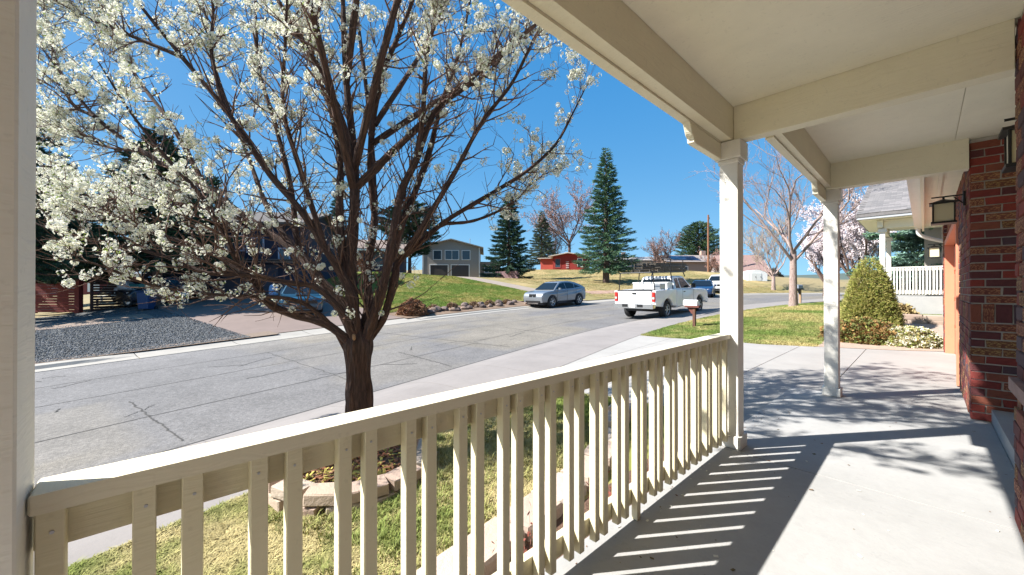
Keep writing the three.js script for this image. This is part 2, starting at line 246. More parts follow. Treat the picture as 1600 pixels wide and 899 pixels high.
structure('planting_bed', sheet(30, 8, TO(11.6, 19.2, 11.4, 13.6), 0.004, null), mat([0.17, 0.115, 0.08], 1, { map: T.soil }));
const turf = (g0, g1) => (x, z) => { const n = NZ(x * 3, z * 3), m = NZ(x * 9 + 5, z * 9), k = smooth(0.40, 0.62, 0.6 * n + 0.4 * m); return [lerp(g0[0], g1[0], k), lerp(g0[1], g1[1], k), lerp(g0[2], g1[2], k)]; };
const turfMat = mat([1, 1, 1], 1, { map: T.soil, vertexColors: true });
const GREEN = [0.085, 0.115, 0.022], STRAW = [0.34, 0.275, 0.11], DRY = [0.30, 0.235, 0.10];
const hillTurf = turf([0.13, 0.18, 0.027], [0.28, 0.255, 0.075]), ourTurf = turf([0.17, 0.18, 0.04], [0.36, 0.30, 0.135]), sideTurf = turf([0.11, 0.14, 0.028], [0.30, 0.25, 0.10]), dryTurf = turf([0.19, 0.165, 0.06], [0.33, 0.25, 0.115]);
structure('hillside_lawn', sheet(60, 70, TO(11.6, 21.8, 13.2, 40), 0.0, hillTurf), turfMat);
structure('concrete_ramp', sheet(8, 40, TO(21.8, 23.2, 11.5, 45), 0.006, null), mat([0.30, 0.25, 0.21], 0.9, { map: T.concrete }));
structure('sloping_yard', sheet(60, 60, TO(23.2, 44, 11.5, 60), 0, dryTurf), turfMat);
structure('dirt_bank', sheet(20, 20, TO(8.4, 11.5, 27.02, 40), 0.01, null), mat([0.42, 0.34, 0.26], 1, { map: T.soil }));
structure('side_walk_path', sheet(20, 6, TO(25.5, 30.5, 14, 15.4), 0.02, null), mat([0.40, 0.26, 0.21], 0.9, { map: T.concrete }));
// our side: where the pavement edge lies for a given z
const kerbX = (z) => { let lo = -14, hi = 12; for (let i = 0; i < 40; i++) { const m = (lo + hi) / 2; if (streetTO(m, z)[1] > 0) lo = m; else hi = m; } return hi; };
const lawnPlace = (z0, z1, xr) => (u, v) => { const z = lerp(z0, z1, v); return [lerp(xr(z), kerbX(z) + 0.005, u), z]; };
const nearEdge = -4.75, farEdge = table([-14, -6, -2.8, 0.3, 3], [-11.2, -11.1, -10.9, -12.3, -12.5]);
structure('front_lawn', sheet(50, 80, lawnPlace(9, nearEdge, () => -1.24), 0, ourTurf), turfMat);
const sideLawnEnd = (x) => farEdge(x);
structure('side_lawn', sheet(60, 70, (u, v) => { const z0 = -11.0, z = lerp(0, 1, v); const xk = kerbX(lerp(z0, -34, z)); const x = lerp(Math.max(xk + 0.005, -40), 4, u); return [x, lerp(farEdge(x) - 0.01, -34, z)]; }, -0.002, sideTurf), turfMat);
structure('bed_soil', sheet(24, 20, (u, v) => { const x = lerp(-1.75, 0.35, u); return [x, lerp(farEdge(x) - 0.02, -17.6, v)]; }, 0.012, null), mat([0.36, 0.27, 0.21], 1, { map: T.gravel }));
structure('edging_bed', sheet(6, 50, (u, v) => { const z = lerp(1.2, nearEdge + 0.1, v); return [lerp(-1.255, -1.85, u), z]; }, 0.015, null), mat([0.13, 0.075, 0.05], 1, { map: T.soil, bumpMap: T.fine, bumpScale: 0.03 }));
// driveway, slab by slab
{
  const g = new THREE.Group(); g.name = 'driveway'; g.userData.kind = 'structure'; scene.add(g);
  const xs = [0.44, -0.9, -2.02, -3.5, -5.0, 'k'], zs = [0, 0.42, 1];
  for (let i = 0; i < xs.length - 1; i++) for (let j = 0; j < zs.length - 1; j++) {
    const px = (u, z) => { const b = xs[i + 1] === 'k' ? kerbX(z) + 0.01 : xs[i + 1] + 0.006, a = xs[i] - 0.006; return lerp(a, b, u); };
    part(g, 'slab', sheet(8, 12, (u, v) => { const s = lerp(zs[j], zs[j + 1], v) + (v === 0 && j ? 0.0009 : 0) - (v === 1 && j === 0 ? 0.0009 : 0); let z = lerp(nearEdge, -11.3, s); let x = px(u, z); const ze = farEdge(x); const zz = lerp(nearEdge, ze, s); x = px(u, zz); return [x, zz]; }, 0.008, null, 0.07), M.drive);
  }
}
// far hills
{
  const P = [], I = [], n = 120;
  for (let i = 0; i <= n; i++) { const be = lerp(-100, 110, i / n) * Math.PI / 180, dist = 5200, top = 120 + 190 * fbm(i / n, 0.3, 0, 4) - 60; for (const [dd, h] of [[-900, -80], [0, top], [900, -80]]) { const [x, z] = plan(Math.sin(be) * (dist + dd), Math.cos(be) * (dist + dd)); P.push(x, h, z); } }
  for (let i = 0; i < n; i++) for (let k = 0; k < 2; k++) { const a = i * 3 + k; I.push(a, a + 4, a + 3, a, a + 1, a + 4); }
  const g = new THREE.BufferGeometry(); g.setAttribute('position', new THREE.Float32BufferAttribute(P, 3)); g.setIndex(I); g.computeVertexNormals();
  structure('hills', g, mat([0.07, 0.095, 0.08], 1));
}

// ---------------------------------------------------------------- the porch
const porchSlab = new THREE.Group(); porchSlab.name = 'porch_floor'; porchSlab.userData.kind = 'structure'; scene.add(porchSlab);
for (const [z0, z1] of [[3.2, -0.42], [-0.430, -3.53], [-3.540, -6.45]]) part(porchSlab, 'slab', box(-1.254, 0.452, -0.55, 0, z1, z0, 0.0015), M.slab);
for (const z of [-0.425, -3.535]) part(porchSlab, 'joint_filler', box(-1.25, 0.45, -0.5, -0.006, z - 0.0046, z + 0.0046), mat([0.10, 0.085, 0.07], 0.95, { map: T.soil }));
part(porchSlab, 'entry_step', box(0.456, 0.78, -0.5, 0.137, -6.19, -3.72, 0.012), M.slab);
{ // railing: flat cap, sub rail, paired square balusters, bottom rail
  const r = thing('porch_railing', 'cream wooden porch railing with flat cap and paired square balusters between the porch posts', 'railing', [0, 0, 0]);
  part(r, 'cap_rail', box(-1.226, -1.13, 0.927, 0.965, -3.598, 0.172, 0.004), M.cap);
  part(r, 'sub_rail', box(-1.218, -1.180, 0.838, 0.9265, -3.598, 0.172, 0.003), M.picket);
  part(r, 'bottom_rail', box(-1.218, -1.180, 0.085, 0.174, -3.598, 0.172, 0.003), M.picket);
  const rnd = rngOf(3), ss = [-0.145]; for (let k = 0; k < 18; k++) { ss.push(-0.014 + k * 0.209, 0.064 + k * 0.209); }
  for (const [i, s] of ss.entries()) { if (s > 3.56) continue; const lean = (rnd() - 0.5) * 0.004; const low = i === 21 ? 0.002 : 0.062 + rnd() * 0.006; const g = box(-1.178, -1.140, low, 0.9265, -s - 0.019, -s + 0.019, 0.002); g.translate(0, 0, lean); const b = part(r, 'baluster', g, M.picket);
    part(b, 'screw_head', [0.885].map((y) => new THREE.CylinderGeometry(0.0035, 0.0035, 0.002, 8).rotateZ(Math.PI / 2).translate(-1.1393, y + (rnd() - 0.5) * 0.01, -s + lean + (rnd() - 0.5) * 0.006)), M.steel); }
}
const postSpots = [[-1.142, 0.246, 'grey-cream porch post in shade at the closed end of the railing'], [-1.142, -3.67, 'white porch post with square capital where the railing ends'], [-0.807, -6.33, 'white porch post standing free of the railing, beside the driveway']];
for (const [x, z, label] of postSpots) {
  const p = thing('porch_post', label, 'post', [x, 0, z], 0, 'porch posts');
  part(p, 'base', box(-0.092, 0.092, 0.001, 0.105, -0.092, 0.092, 0.006), M.post);
  part(p, 'shaft', [box(-0.071, 0.071, 0.104, 2.44, -0.071, 0.071, 0.004)], M.post);
  part(p, 'capital', [box(-0.1, 0.1, 2.462, 2.612, -0.1, 0.1, 0.004), box(-0.082, 0.082, 2.425, 2.463, -0.082, 0.082, 0.008)], M.post);
}
{
  const r = thing('porch_roof', 'cream boxed beams and flat board ceiling of the porch roof overhead', 'roof', [0, 0, 0]);
  part(r, 'beam', [box(-1.188, -1.11, 2.622, 2.915, -3.74, 3.2, 0.003)], M.trim);
  part(r, 'fascia', box(-1.25, -1.19, 2.606, 3.10, -3.74, 3.2, 0.003), M.trim);
  part(r, 'cross_beam', box(-1.108, 0.36, 2.62, 2.915, -3.742, -3.622, 0.003), M.trim);
  part(r, 'beam', [box(-0.842, -0.79, 2.622, 2.915, -6.15, -3.744, 0.003)], M.trim);
  part(r, 'fascia', box(-0.906, -0.844, 2.606, 3.10, -6.30, -3.744, 0.003), M.trim);
  part(r, 'cross_beam', box(-0.842, 0.318, 2.60, 2.915, -6.30, -6.152, 0.003), M.trim);
  const rnd = rngOf(8);
  // ceiling boards: wide sheets with hairline joints
  let z = 3.2; while (z > -3.62) { const z1 = Math.max(-3.62, z - 2.44); part(r, 'ceiling_panel', box(-1.109, 0.9, 2.909, 2.921, z1 + 0.0015, z, 0.002), M.ceiling); z = z1; }
  part(r, 'ceiling_panel', box(-0.789, 0.22, 2.909, 2.921, -6.151, -3.743, 0.002), M.ceiling);
  part(r, 'ceiling_panel', box(0.224, 0.9, 2.909, 2.921, -6.60, -3.743, 0.002), M.ceiling);
  part(r, 'added_backing', [box(-1.188, 0.95, 2.93, 2.95, -3.75, 3.2), box(-0.842, 0.95, 2.931, 2.949, -6.62, -3.752)], M.trim);  // added backing, unseen, keeps sky light from leaking through the ceiling joints
  // bracket boards under the beams beside the capitals
  const bracket = (x, zp, l) => { const pts = [[zp, 2.604], [zp, 2.468]]; pts.push([zp + l * 0.80, 2.468], [zp + l * 0.85, 2.474], [zp + l * 0.86, 2.505]); for (let i = 0; i <= 8; i++) { const a = i / 8; pts.push([zp + l * (0.87 + 0.13 * a), 2.51 + 0.094 * (a < 0.5 ? 2 * a * a : 1 - 2 * (1 - a) * (1 - a))]); } return prism(pts, x - 0.055, x, 0.004); };
  part(r, 'bracket', bracket(-1.19, -3.568, 0.66), M.trim);
  part(r, 'bracket', bracket(-0.845, -6.228, 0.62), M.trim);
  const roofM = mat([0.20, 0.18, 0.165], 0.95, { map: T.shingle });
  part(r, 'roof_slope', [prism([[-6.4, 0], [-3.76, 0], [-3.76, 0.06], [-6.4, 0.06]], 0.38, 2.9).applyMatrix4(new THREE.Matrix4().makeTranslation(-1.34, 3.10, 0).multiply(new THREE.Matrix4().makeRotationZ(0.30))), prism([[-3.755, 0], [3.3, 0], [3.3, 0.06], [-3.755, 0.06]], 0, 2.9).applyMatrix4(new THREE.Matrix4().makeTranslation(-1.34, 3.10, 0).multiply(new THREE.Matrix4().makeRotationZ(0.30)))], roofM);
}
// ---------------------------------------------------------------- our brick house
{
  const h = thing('brick_house', 'red brick house with mottled bricks, entry recess and salmon garage door', 'house', [0, 0, 0]);
  const siding = mat([0.72, 0.66, 0.54], 0.8, { map: T.coat });
  part(h, 'wall', [box(0.80, 9, -0.4, 3.35, -12.6, 7, 0)], siding);
  part(h, 'roof', [prism([[-13.2, 0], [7.6, 0], [7.6, 0.12], [-13.2, 0.12]], 0, 5.6).applyMatrix4(new THREE.Matrix4().makeTranslation(1.25, 3.5, 0).multiply(new THREE.Matrix4().makeRotationZ(0.42))), prism([[-13.2, 0], [7.6, 0], [7.6, 0.12], [-13.2, 0.12]], 0, 5.6).applyMatrix4(new THREE.Matrix4().makeTranslation(11.4, 3.5, 0).multiply(new THREE.Matrix4().makeRotationZ(Math.PI - 0.42)))], mat([0.20, 0.18, 0.165], 0.95, { map: T.shingle }));
  const tones = [[0.26, 0.045, 0.032], [0.20, 0.036, 0.030], [0.12, 0.034, 0.036], [0.085, 0.048, 0.062], [0.24, 0.075, 0.045]].map((c) => mat(c, 0.9, { map: T.brickA, bumpMap: T.fine, bumpScale: 0.004 }));
  const mottled = [[1, 1, 1], [0.85, 0.72, 0.8], [0.8, 0.9, 0.75]].map((c) => mat(c, 0.9, { map: T.brickB, bumpMap: T.fine, bumpScale: 0.006 }));
  const shapes = [1, 2, 3, 4].map((s) => { const g = box(-0.5, 0.5, -0.5, 0.5, -0.5, 0.5, 0.04); return roughen(g, 0.05, s * 7.3); });
  for (const g of shapes) { const p = g.attributes.position, uv = g.attributes.uv, n = g.attributes.normal; for (let i = 0; i < p.count; i++) uv.setXY(i, p.getX(i) + p.getZ(i) * Math.abs(n.getX(i)), p.getY(i) * 0.4 + p.getZ(i) * 0.3 * Math.abs(n.getY(i))); }
  const rnd = rngOf(21), pool = [];
  const put = (x, y, z, l, hh, dp, alongX, single, parent = h) => {
    const q = rnd(), m = q < 0.34 ? mottled[Math.floor(rnd() * 3)] : tones[Math.floor(rnd() * 5)], g = shapes[Math.floor(rnd() * 4)];
    const mesh = shade(new THREE.Mesh(g, m)); mesh.name = 'brick'; mesh.position.set(x, y, z); mesh.scale.set(l, hh, dp); if (!alongX) mesh.rotation.y = Math.PI / 2;
    if (single) parent.add(mesh); else { mesh.updateMatrix(); const c = g.clone().applyMatrix4(mesh.matrix); pool.push([m, c]); }
  };
  const C = 0.0835, bh = 0.0725, bl = 0.2, j = 0.0105;
  // one face of running bond: from u0 to u1 along x or z at plane w, with a soldier course
  function face(alongX, u0, u1, w, y0, y1, dir, single, soldier = 1.09) {
    let y = y0, k = 0;
    while (y + bh <= y1 + 0.001) {
      if (soldier && y <= soldier && y + C > soldier) { let u = u0; while (u < u1 - 0.02) { const l = Math.min(bh + (rnd() < 0.4 ? 0.03 : 0), u1 - u); const uc = u + l / 2; alongX ? put(uc, y + 0.095, w - dir * 0.047, l, 0.19, 0.1, true, single) : put(w - dir * 0.047, y + 0.095, uc, l, 0.19, 0.1, false, single); u += l + j; } y += 0.19 + j; k++; continue; }
      let u = u0, first = k % 2 ? (bl - j) / 2 : bl;
      while (u < u1 - 0.015) { const l = Math.min(first, u1 - u); first = bl; const uc = u + l / 2, jut = (rnd() - 0.5) * 0.004; alongX ? put(uc, y + bh / 2, w - dir * (0.05 + jut), l, bh, 0.1, true, single) : put(w - dir * (0.05 + jut), y + bh / 2, uc, l, bh, 0.1, false, single); u += l + j; }
      y += C; k++;
    }
  }
  part(h, 'mortar', [box(0.334, 0.80, -0.1, 2.905, -8.18, -6.212), box(0.379, 0.80, -0.1, 2.905, -3.688, 3.0), box(0.287, 0.8, -0.1, 2.75, -12.65, -12.212), box(0.334, 0.78, 2.33, 2.9, -12.2, -8.19)], M.mortar);
  face(true, 0.323, 0.79, -6.2, 0.006, 2.90, 1, true);            // pier face towards the porch
  face(false, -3.695, -3.26, 0.365, 0.84, 2.90, -1, true, 0);     // corner of the entry wall, above its ledge
  face(false, -3.695, -3.26, 0.355, 0.006, 0.70, -1, true, 0);
  part(h, 'ledge', box(0.335, 0.47, 0.765, 0.835, -3.70, 3.0, 0.012), mat([0.30, 0.2, 0.18], 0.9, { map: T.brickA }));
  face(false, -3.25, 1.0, 0.365, 0.84, 2.90, -1, false, 0); face(false, -3.25, 1.0, 0.355, 0.006, 0.70, -1, false, 0);
  face(true, 0.37, 0.79, -3.70, 0.15, 2.90, -1, false, 0);
  face(false, -8.17, -6.305, 0.323, 0.006, 2.84, -1, false);
  face(false, -12.2, -8.18, 0.323, 2.36, 2.84, -1, false, 0);
  face(true, 0.276, 0.6, -12.2, 0.006, 2.74, 1, false); face(false, -12.64, -12.2, 0.276, 0.006, 2.74, -1, false);
  const byMat = new Map(); for (const [m, g] of pool) byMat.set(m, [...(byMat.get(m) || []), g]);
  for (const [m, gs] of byMat) part(h, 'brickwork', gs, m, { kind: 'stuff' });
  // garage door, frame, eave, gutter
  const salmon = mat([0.62, 0.22, 0.125], 0.6, { map: T.coat });
  const door = part(h, 'garage_door', box(0.43, 0.46, 0.0, 2.26, -12.2, -8.19), salmon, { label: 'salmon painted garage door' });
  for (let i = 0; i < 4; i++) for (let k = 0; k < 5; k++) part(door, 'panel', box(0.418, 0.4295, 0.06 + i * 0.56, 0.54 + i * 0.56, -12.12 + k * 0.79, -11.45 + k * 0.79, 0.005), salmon);
  part(h, 'door_frame', [box(0.29, 0.42, 2.26, 2.355, -12.2, -8.18, 0.004), box(0.30, 0.42, 0, 2.258, -8.27, -8.185, 0.004), box(0.288, 0.425, 0, 2.258, -12.2, -12.12, 0.004)], salmon);
  const eave = part(h, 'eave', [box(0.0, 0.8, 2.76, 2.80, -12.75, -6.33), box(-0.035, -0.001, 2.66, 2.98, -12.75, -6.33, 0.003), box(0.12, 0.16, 2.735, 2.759, -12.75, -6.33, 0.003)], M.trim);
  part(eave, 'gutter', [box(-0.15, -0.037, 2.72, 2.85, -12.8, -6.33, 0.01)], M.post);
  part(eave, 'downspout', [tube(curve([V(-0.09, 2.73, -12.68), V(-0.08, 2.60, -12.70), V(0.05, 2.50, -12.70), V(0.24, 2.42, -12.71), V(0.40, 2.34, -12.72), V(0.42, 0.1, -12.72)], 20), Array(21).fill(0.04), 8)], M.post);
  part(h, 'entry_door', [box(0.768, 0.797, 0.139, 2.22, -5.5, -4.55, 0.004)], mat([0.30, 0.06, 0.04], 0.5));
}
// wall lanterns: back plate, arm, roof, four glazed sides
function lantern(label, pos, turn, s = 1) {
  const l = thing('wall_lantern', label, 'lantern', pos, turn, 'wall lanterns'), iron = mat([0.012, 0.011, 0.010], 0.5), amber = new THREE.MeshPhysicalMaterial({ color: lin(0.95, 0.89, 0.68), roughness: 0.9, transmission: 0.55, thickness: 0, side: THREE.DoubleSide });
  l.scale.setScalar(s); // local: wall behind at x = 0, lantern out along +x
  part(l, 'back_plate', box(0, 0.022, -0.02, 0.17, -0.055, 0.055, 0.004), iron);
  part(l, 'arm', [bar(V(0.02, 0.13, 0), V(0.30, 0.13, 0), 0.010, 6), bar(V(0.02, 0.02, 0), V(0.10, 0.115, 0), 0.007, 6), bar(V(0.19, 0.13, 0), V(0.19, 0.085, 0), 0.013, 6)], iron);
  part(l, 'lantern_roof', [prismRoof(0.19, 0.05, 0.16, 0.05), box(0.06, 0.32, 0.028, 0.05, -0.13, 0.13, 0.003)], iron);
  const c = 0.19, w = 0.095, frame = []; for (const a of [-1, 1]) for (const b of [-1, 1]) frame.push(box(c + a * w - 0.008, c + a * w + 0.008, -0.21, 0.03, b * w - 0.008, b * w + 0.008));
  frame.push(box(c - 0.115, c + 0.115, -0.232, -0.206, -0.115, 0.115, 0.004));
  part(l, 'frame', frame, iron);
  for (const [sx, sz] of [[1, 0], [-1, 0], [0, 1], [0, -1]]) part(l, 'pane', sx ? box(c + sx * 0.088, c + sx * 0.088 + 0.004, -0.206, 0.028, -0.087, 0.087) : box(c - 0.087, c + 0.087, -0.206, 0.028, sz * 0.088, sz * 0.088 + 0.004), amber);
  return l;
}
function prismRoof(cx, y0, w, h) { const g = new THREE.ConeGeometry(w, h, 4, 1).rotateY(Math.PI / 4).translate(cx, y0 + h / 2, 0); return creased(g, 0.3); }
lantern('black iron wall lantern with amber glass beside the garage door', [0.322, 2.32, -6.78], Math.PI, 0.88);
lantern('black iron wall lantern high in the entry recess under the porch ceiling', [0.767, 2.55, -4.95], Math.PI, 1.1);

// ---------------------------------------------------------------- the flowering pear tree
const R = rngOf(77);
const randDir = (r) => { const z = r() * 2 - 1, a = r() * Math.PI * 2, s = Math.sqrt(1 - z * z); return V(s * Math.cos(a), z, s * Math.sin(a)); };
function instanced(parent, name, geo, m, list, tints) { // list of Matrix4
  const im = shade(new THREE.InstancedMesh(geo, m, list.length)); im.name = name;
  list.forEach((mx, i) => im.setMatrixAt(i, mx)); if (tints) tints.forEach((c, i) => im.setColorAt(i, c));
  im.userData.kind = 'stuff'; parent.add(im); return im;
}
const place = (p, q, s) => new THREE.Matrix4().compose(p, q, typeof s === 'number' ? V(s, s, s) : s);
const quatTo = (dir, spin = 0) => new THREE.Quaternion().setFromUnitVectors(V(0, 1, 0), dir).multiply(new THREE.Quaternion().setFromAxisAngle(V(0, 1, 0), spin));
function blossomGeometry(seed, n, loose) { // a ball of five-petalled flowers, about 7 cm
  const r = rngOf(seed), P = [], C = [];
  for (let k = 0; k < n; k++) {
    const y = 1 - (k + 0.5) / n * 1.95, a = k * 2.4 + r(), s = Math.sqrt(Math.max(0, 1 - y * y)), d = V(s * Math.cos(a), y, s * Math.sin(a)), c = d.clone().multiplyScalar(0.024 + r() * 0.008 + loose * r() * 0.03);
    const q = quatTo(d, r() * 6), rad = 0.0165 + r() * 0.004, cup = 0.006 + r() * 0.004;
    for (let i = 0; i < 5; i++) {
      const a0 = i / 5 * 6.283, pt = (ang, rr, h) => V(Math.cos(ang) * rr, h, Math.sin(ang) * rr).applyQuaternion(q).add(c);
      const o = pt(0, 0, 0), l = pt(a0 - 0.5, rad * 0.8, cup * 0.8), m = pt(a0, rad, cup), e = pt(a0 + 0.5, rad * 0.8, cup * 0.8);
      for (const [t, w] of [[o, 0], [l, 1], [m, 1], [o, 0], [m, 1], [e, 1]]) { P.push(t.x, t.y, t.z); C.push(w ? 0.91 : 0.66, w ? 0.905 : 0.66, w ? 0.88 : 0.42); }
    }
  }
  for (let k = 0; k < 4; k++) { const d = randDir(r); const a = d.clone().multiplyScalar(0.012), b = d.clone().multiplyScalar(0.046), s = randDir(r).multiplyScalar(0.008); for (const t of [a, b.clone().add(s), b.clone().sub(s)]) { P.push(t.x, t.y, t.z); C.push(0.22, 0.30, 0.06); } }
  const g = new THREE.BufferGeometry(); g.setAttribute('position', new THREE.Float32BufferAttribute(P, 3)); g.setAttribute('color', new THREE.Float32BufferAttribute(C, 3)); g.computeVertexNormals(); g.setAttribute('uv', new THREE.Float32BufferAttribute(new Float32Array(P.length / 3 * 2), 2)); return g;
}
{
  const f0 = 4.0, [tx, tz] = site(563, f0), base = ground(tx, tz);
  const tree = thing('pear_tree', 'flowering tree with white blossom and dark forked trunk in a stone planter ring', 'tree', [0, 0, 0]);
  const wob = (p, s) => p.add(V((R() - 0.5) * s, (R() - 0.5) * s, (R() - 0.5) * s));
  // trunk with root flare and knots
  const tp = [V(tx, base - 0.12, tz), V(tx, base + 0.05, tz), spot(561, 640, 4.0), spot(560, 590, 4.0), spot(560, 548, 4.0), spot(559, 512, 4.0)];
  const tg = tube(curve(tp, 52), Array.from({ length: 53 }, (_, i) => { const s = i / 52; return (0.124 + 0.09 * Math.exp(-s * 14) + 0.008 * Math.sin(s * 17)) * (1 - 0.6 * smooth(0.86, 1, s)); }), 72, false, 0.30);
  part(tree, 'trunk', [tg], M.bark);
  part(tree, 'knot', [new THREE.SphereGeometry(0.035, 10, 8).scale(1, 1, 0.5).translate(...spot(553, 527, 3.86).toArray())], mat([0.38, 0.26, 0.14], 0.9, { map: T.bark }), { label: 'pale pruned knot' });
  // main limbs: u, v readings with how far ahead each runs at its end (real depth), then butt radius
  const known = [];
  const L = [
    [[[548, 540], [508, 508], [464, 494], [424, 478], [397, 441], [372, 407], [351, 368], [318, 312], [262, 250], [205, 180], [150, 95]], 3.4, 0.062],
    [[[552, 528], [540, 482], [500, 436], [464, 396], [412, 358], [320, 294], [222, 236], [147, 182], [102, 125], [60, 70]], 4.5, 0.072],
    [[[556, 505], [545, 452], [508, 388], [472, 332], [418, 267], [356, 178], [285, 89], [213, 4], [150, -90]], 3.7, 0.064],
    [[[552, 530], [536, 492], [492, 448], [450, 443], [389, 431], [318, 426], [250, 397], [192, 385], [107, 371], [30, 340]], 3.25, 0.045],
    [[[520, 512], [480, 476], [450, 468], [400, 464], [351, 460], [267, 451], [215, 440], [150, 412], [90, 405]], 3.1, 0.028],
    [[[550, 525], [520, 470], [492, 420], [468, 385], [455, 300], [427, 187], [403, 111], [400, 45], [395, -60], [380, -170]], 5.0, 0.058],
    [[[557, 530], [552, 470], [548, 420], [552, 324], [552, 250], [540, 133], [534, 0], [530, -160], [522, -330]], 4.2, 0.098],
    [[[551, 480], [536, 416], [530, 324], [530, 258], [512, 147], [490, 0], [470, -150], [455, -290]], 4.7, 0.060],
    [[[546, 300], [537, 200], [503, 116], [450, 27], [395, -70], [340, -160]], 3.5, 0.046],
    [[[568, 525], [575, 480], [574, 430], [584, 345], [583, 285], [579, 187], [561, 58], [552, -50], [548, -240]], 5.2, 0.078],
    [[[572, 535], [586, 490], [604, 432], [616, 352], [625, 302], [650, 249], [681, 173], [726, 138], [770, 107], [812, 40]], 4.1, 0.080],
    [[[612, 412], [628, 348], [641, 320], [668, 240], [690, 165], [715, 90], [735, 0], [750, -110]], 4.9, 0.055],
    [[[570, 540], [596, 500], [614, 440], [622, 408], [648, 388], [690, 350], [761, 305], [819, 271], [868, 227], [895, 178], [917, 133]], 4.6, 0.058],
    [[[628, 400], [659, 356], [712, 267], [752, 191], [801, 125], [841, 49], [868, 10]], 3.7, 0.040],
    [[[574, 330], [578, 240], [597, 120], [620, 60], [646, 0], [670, -110], [700, -250]], 4.0, 0.046],
    [[[650, 249], [659, 191], [668, 67], [690, 0], [705, -120]], 3.6, 0.036],
    [[[464, 396], [420, 330], [385, 240], [340, 120], [320, 20], [290, -90]], 5.3, 0.036],
    [[[412, 358], [340, 330], [255, 318], [180, 300], [95, 285]], 5.0, 0.030],
    [[[508, 388], [470, 270], [440, 170], [445, 60], [450, -60]], 3.4, 0.034],
    [[[222, 236], [170, 230], [110, 205], [50, 195]], 4.6, 0.018],
    [[[690, 350], [740, 345], [800, 318], [835, 285], [870, 262]], 5.2, 0.022],
    [[[552, 250], [520, 180], [485, 80], [470, -30], [440, -160]], 5.4, 0.040],
    [[[320, 294], [270, 200], [205, 110], [160, 20], [120, -80]], 5.2, 0.034],
    [[[356, 178], [330, 90], [330, 0], [310, -90]], 4.2, 0.026],
    [[[397, 441], [330, 395], [262, 372], [200, 350], [120, 330], [65, 300]], 3.5, 0.030],
    [[[147, 182], [110, 160], [75, 60], [60, -20]], 4.8, 0.022],
    [[[285, 89], [215, 60], [140, 30], [70, -10]], 3.6, 0.022],
  ].map(([pts, fe, rad]) => {
    let fs = f0;
    if (pts[0][1] > 500) pts = [[lerp(pts[0][0], 560, 0.8), 572], ...pts];
    else { let best = 1e9, hit; for (const q of known) { const d = Math.hypot(q[0] - pts[0][0], q[1] - pts[0][1]); if (d < best) { best = d; hit = q; } } pts = [[hit[0], hit[1]], ...pts.slice(1)]; fs = hit[2]; } // grows out of an earlier limb
    const at = pts.map(([u, v], i) => [u, v, lerp(fs, fe, Math.pow(i / (pts.length - 1), 1.2))]);
    for (let i = 0; i < at.length - 1; i++) for (let k = 0; k < 8; k++) known.push([0, 1, 2].map((c) => lerp(at[i][c], at[i + 1][c], k / 8)));
    return [at.map(([u, v, f], i) => wob(spot(u, v, f), i > 1 ? 0.02 : 0)), rad, 1];
  });
  // limbs that spread above the frame, over the garden and towards the porch
  const O = (x, y, z) => V(x, y, z);
  for (const [pts, rad] of [
    [[O(-4.0, 2.4, -1.5), O(-3.6, 3.3, -1.1), O(-3.0, 4.2, -0.6), O(-2.5, 5.1, -0.1)], 0.05], [[O(-4.0, 2.6, -1.6), O(-3.3, 3.9, -1.6), O(-2.7, 4.8, -1.7), O(-2.2, 5.5, -1.8)], 0.05],
    [[O(-4.0, 2.4, -1.7), O(-3.5, 3.5, -2.4), O(-2.9, 4.3, -3.1), O(-2.4, 4.9, -3.7)], 0.05],
    [[O(-4.0, 3.6, -1.6), O(-3.5, 4.8, -1.4), O(-3.0, 5.8, -1.2), O(-2.8, 6.6, -1.1)], 0.045], [[O(-4.1, 3.0, -1.9), O(-3.9, 4.0, -2.9), O(-3.6, 4.9, -3.8), O(-3.4, 5.6, -4.4)], 0.045], [[O(-4.1, 3.2, -1.8), O(-4.4, 4.6, -2.6), O(-4.6, 5.8, -3.1), O(-4.6, 6.6, -3.5)], 0.04]]) { let best = 1e9, hit; for (const q of known) { const p = spot(q[0], q[1], q[2]), d = p.distanceTo(pts[0]); if (d < best) { best = d; hit = p; } } pts[0] = hit; L.push([pts, rad, 2]); }
  const twigGeos = [], buds = [], tips = [];
  const grow = (p, dir, len, rad, depth, dens) => {
    const n = depth > 1 ? 5 : 3, pts = [p.clone()]; let d = dir.clone();
    for (let i = 0; i < n; i++) { d.add(randDir(R).multiplyScalar(0.22)).add(V(0, 0.07, 0)).normalize(); pts.push(pts[i].clone().addScaledVector(d, len / n)); }
    if (pts.some((q) => q.x > -1.55 && q.y > 2.2)) return;
    twigGeos.push(tube(pts, pts.map((_, i) => Math.max(0.0016, rad * (1 - 0.8 * i / n))), depth > 1 ? 5 : 4));
    for (let i = 1; i <= n; i++) { if (R() < dens * (depth ? 0.12 : 0.29)) buds.push([pts[i], d]); if (R() < dens * 0.06) buds.push([pts[i].clone().lerp(pts[i - 1], 0.5), d]); }
    if (depth > 0) { const k = depth > 1 ? 3 + Math.floor(R() * 3) : 2 + Math.floor(R() * 2); for (let q = 0; q < k; q++) { const i = 1 + Math.floor(R() * n), nd = d.clone().multiplyScalar(0.8).add(randDir(R).multiplyScalar(0.85)).add(V(0, 0.2, 0)).normalize(); grow(pts[i], nd, len * (0.35 + R() * 0.3), rad * 0.5, depth - 1, dens); } }
  };
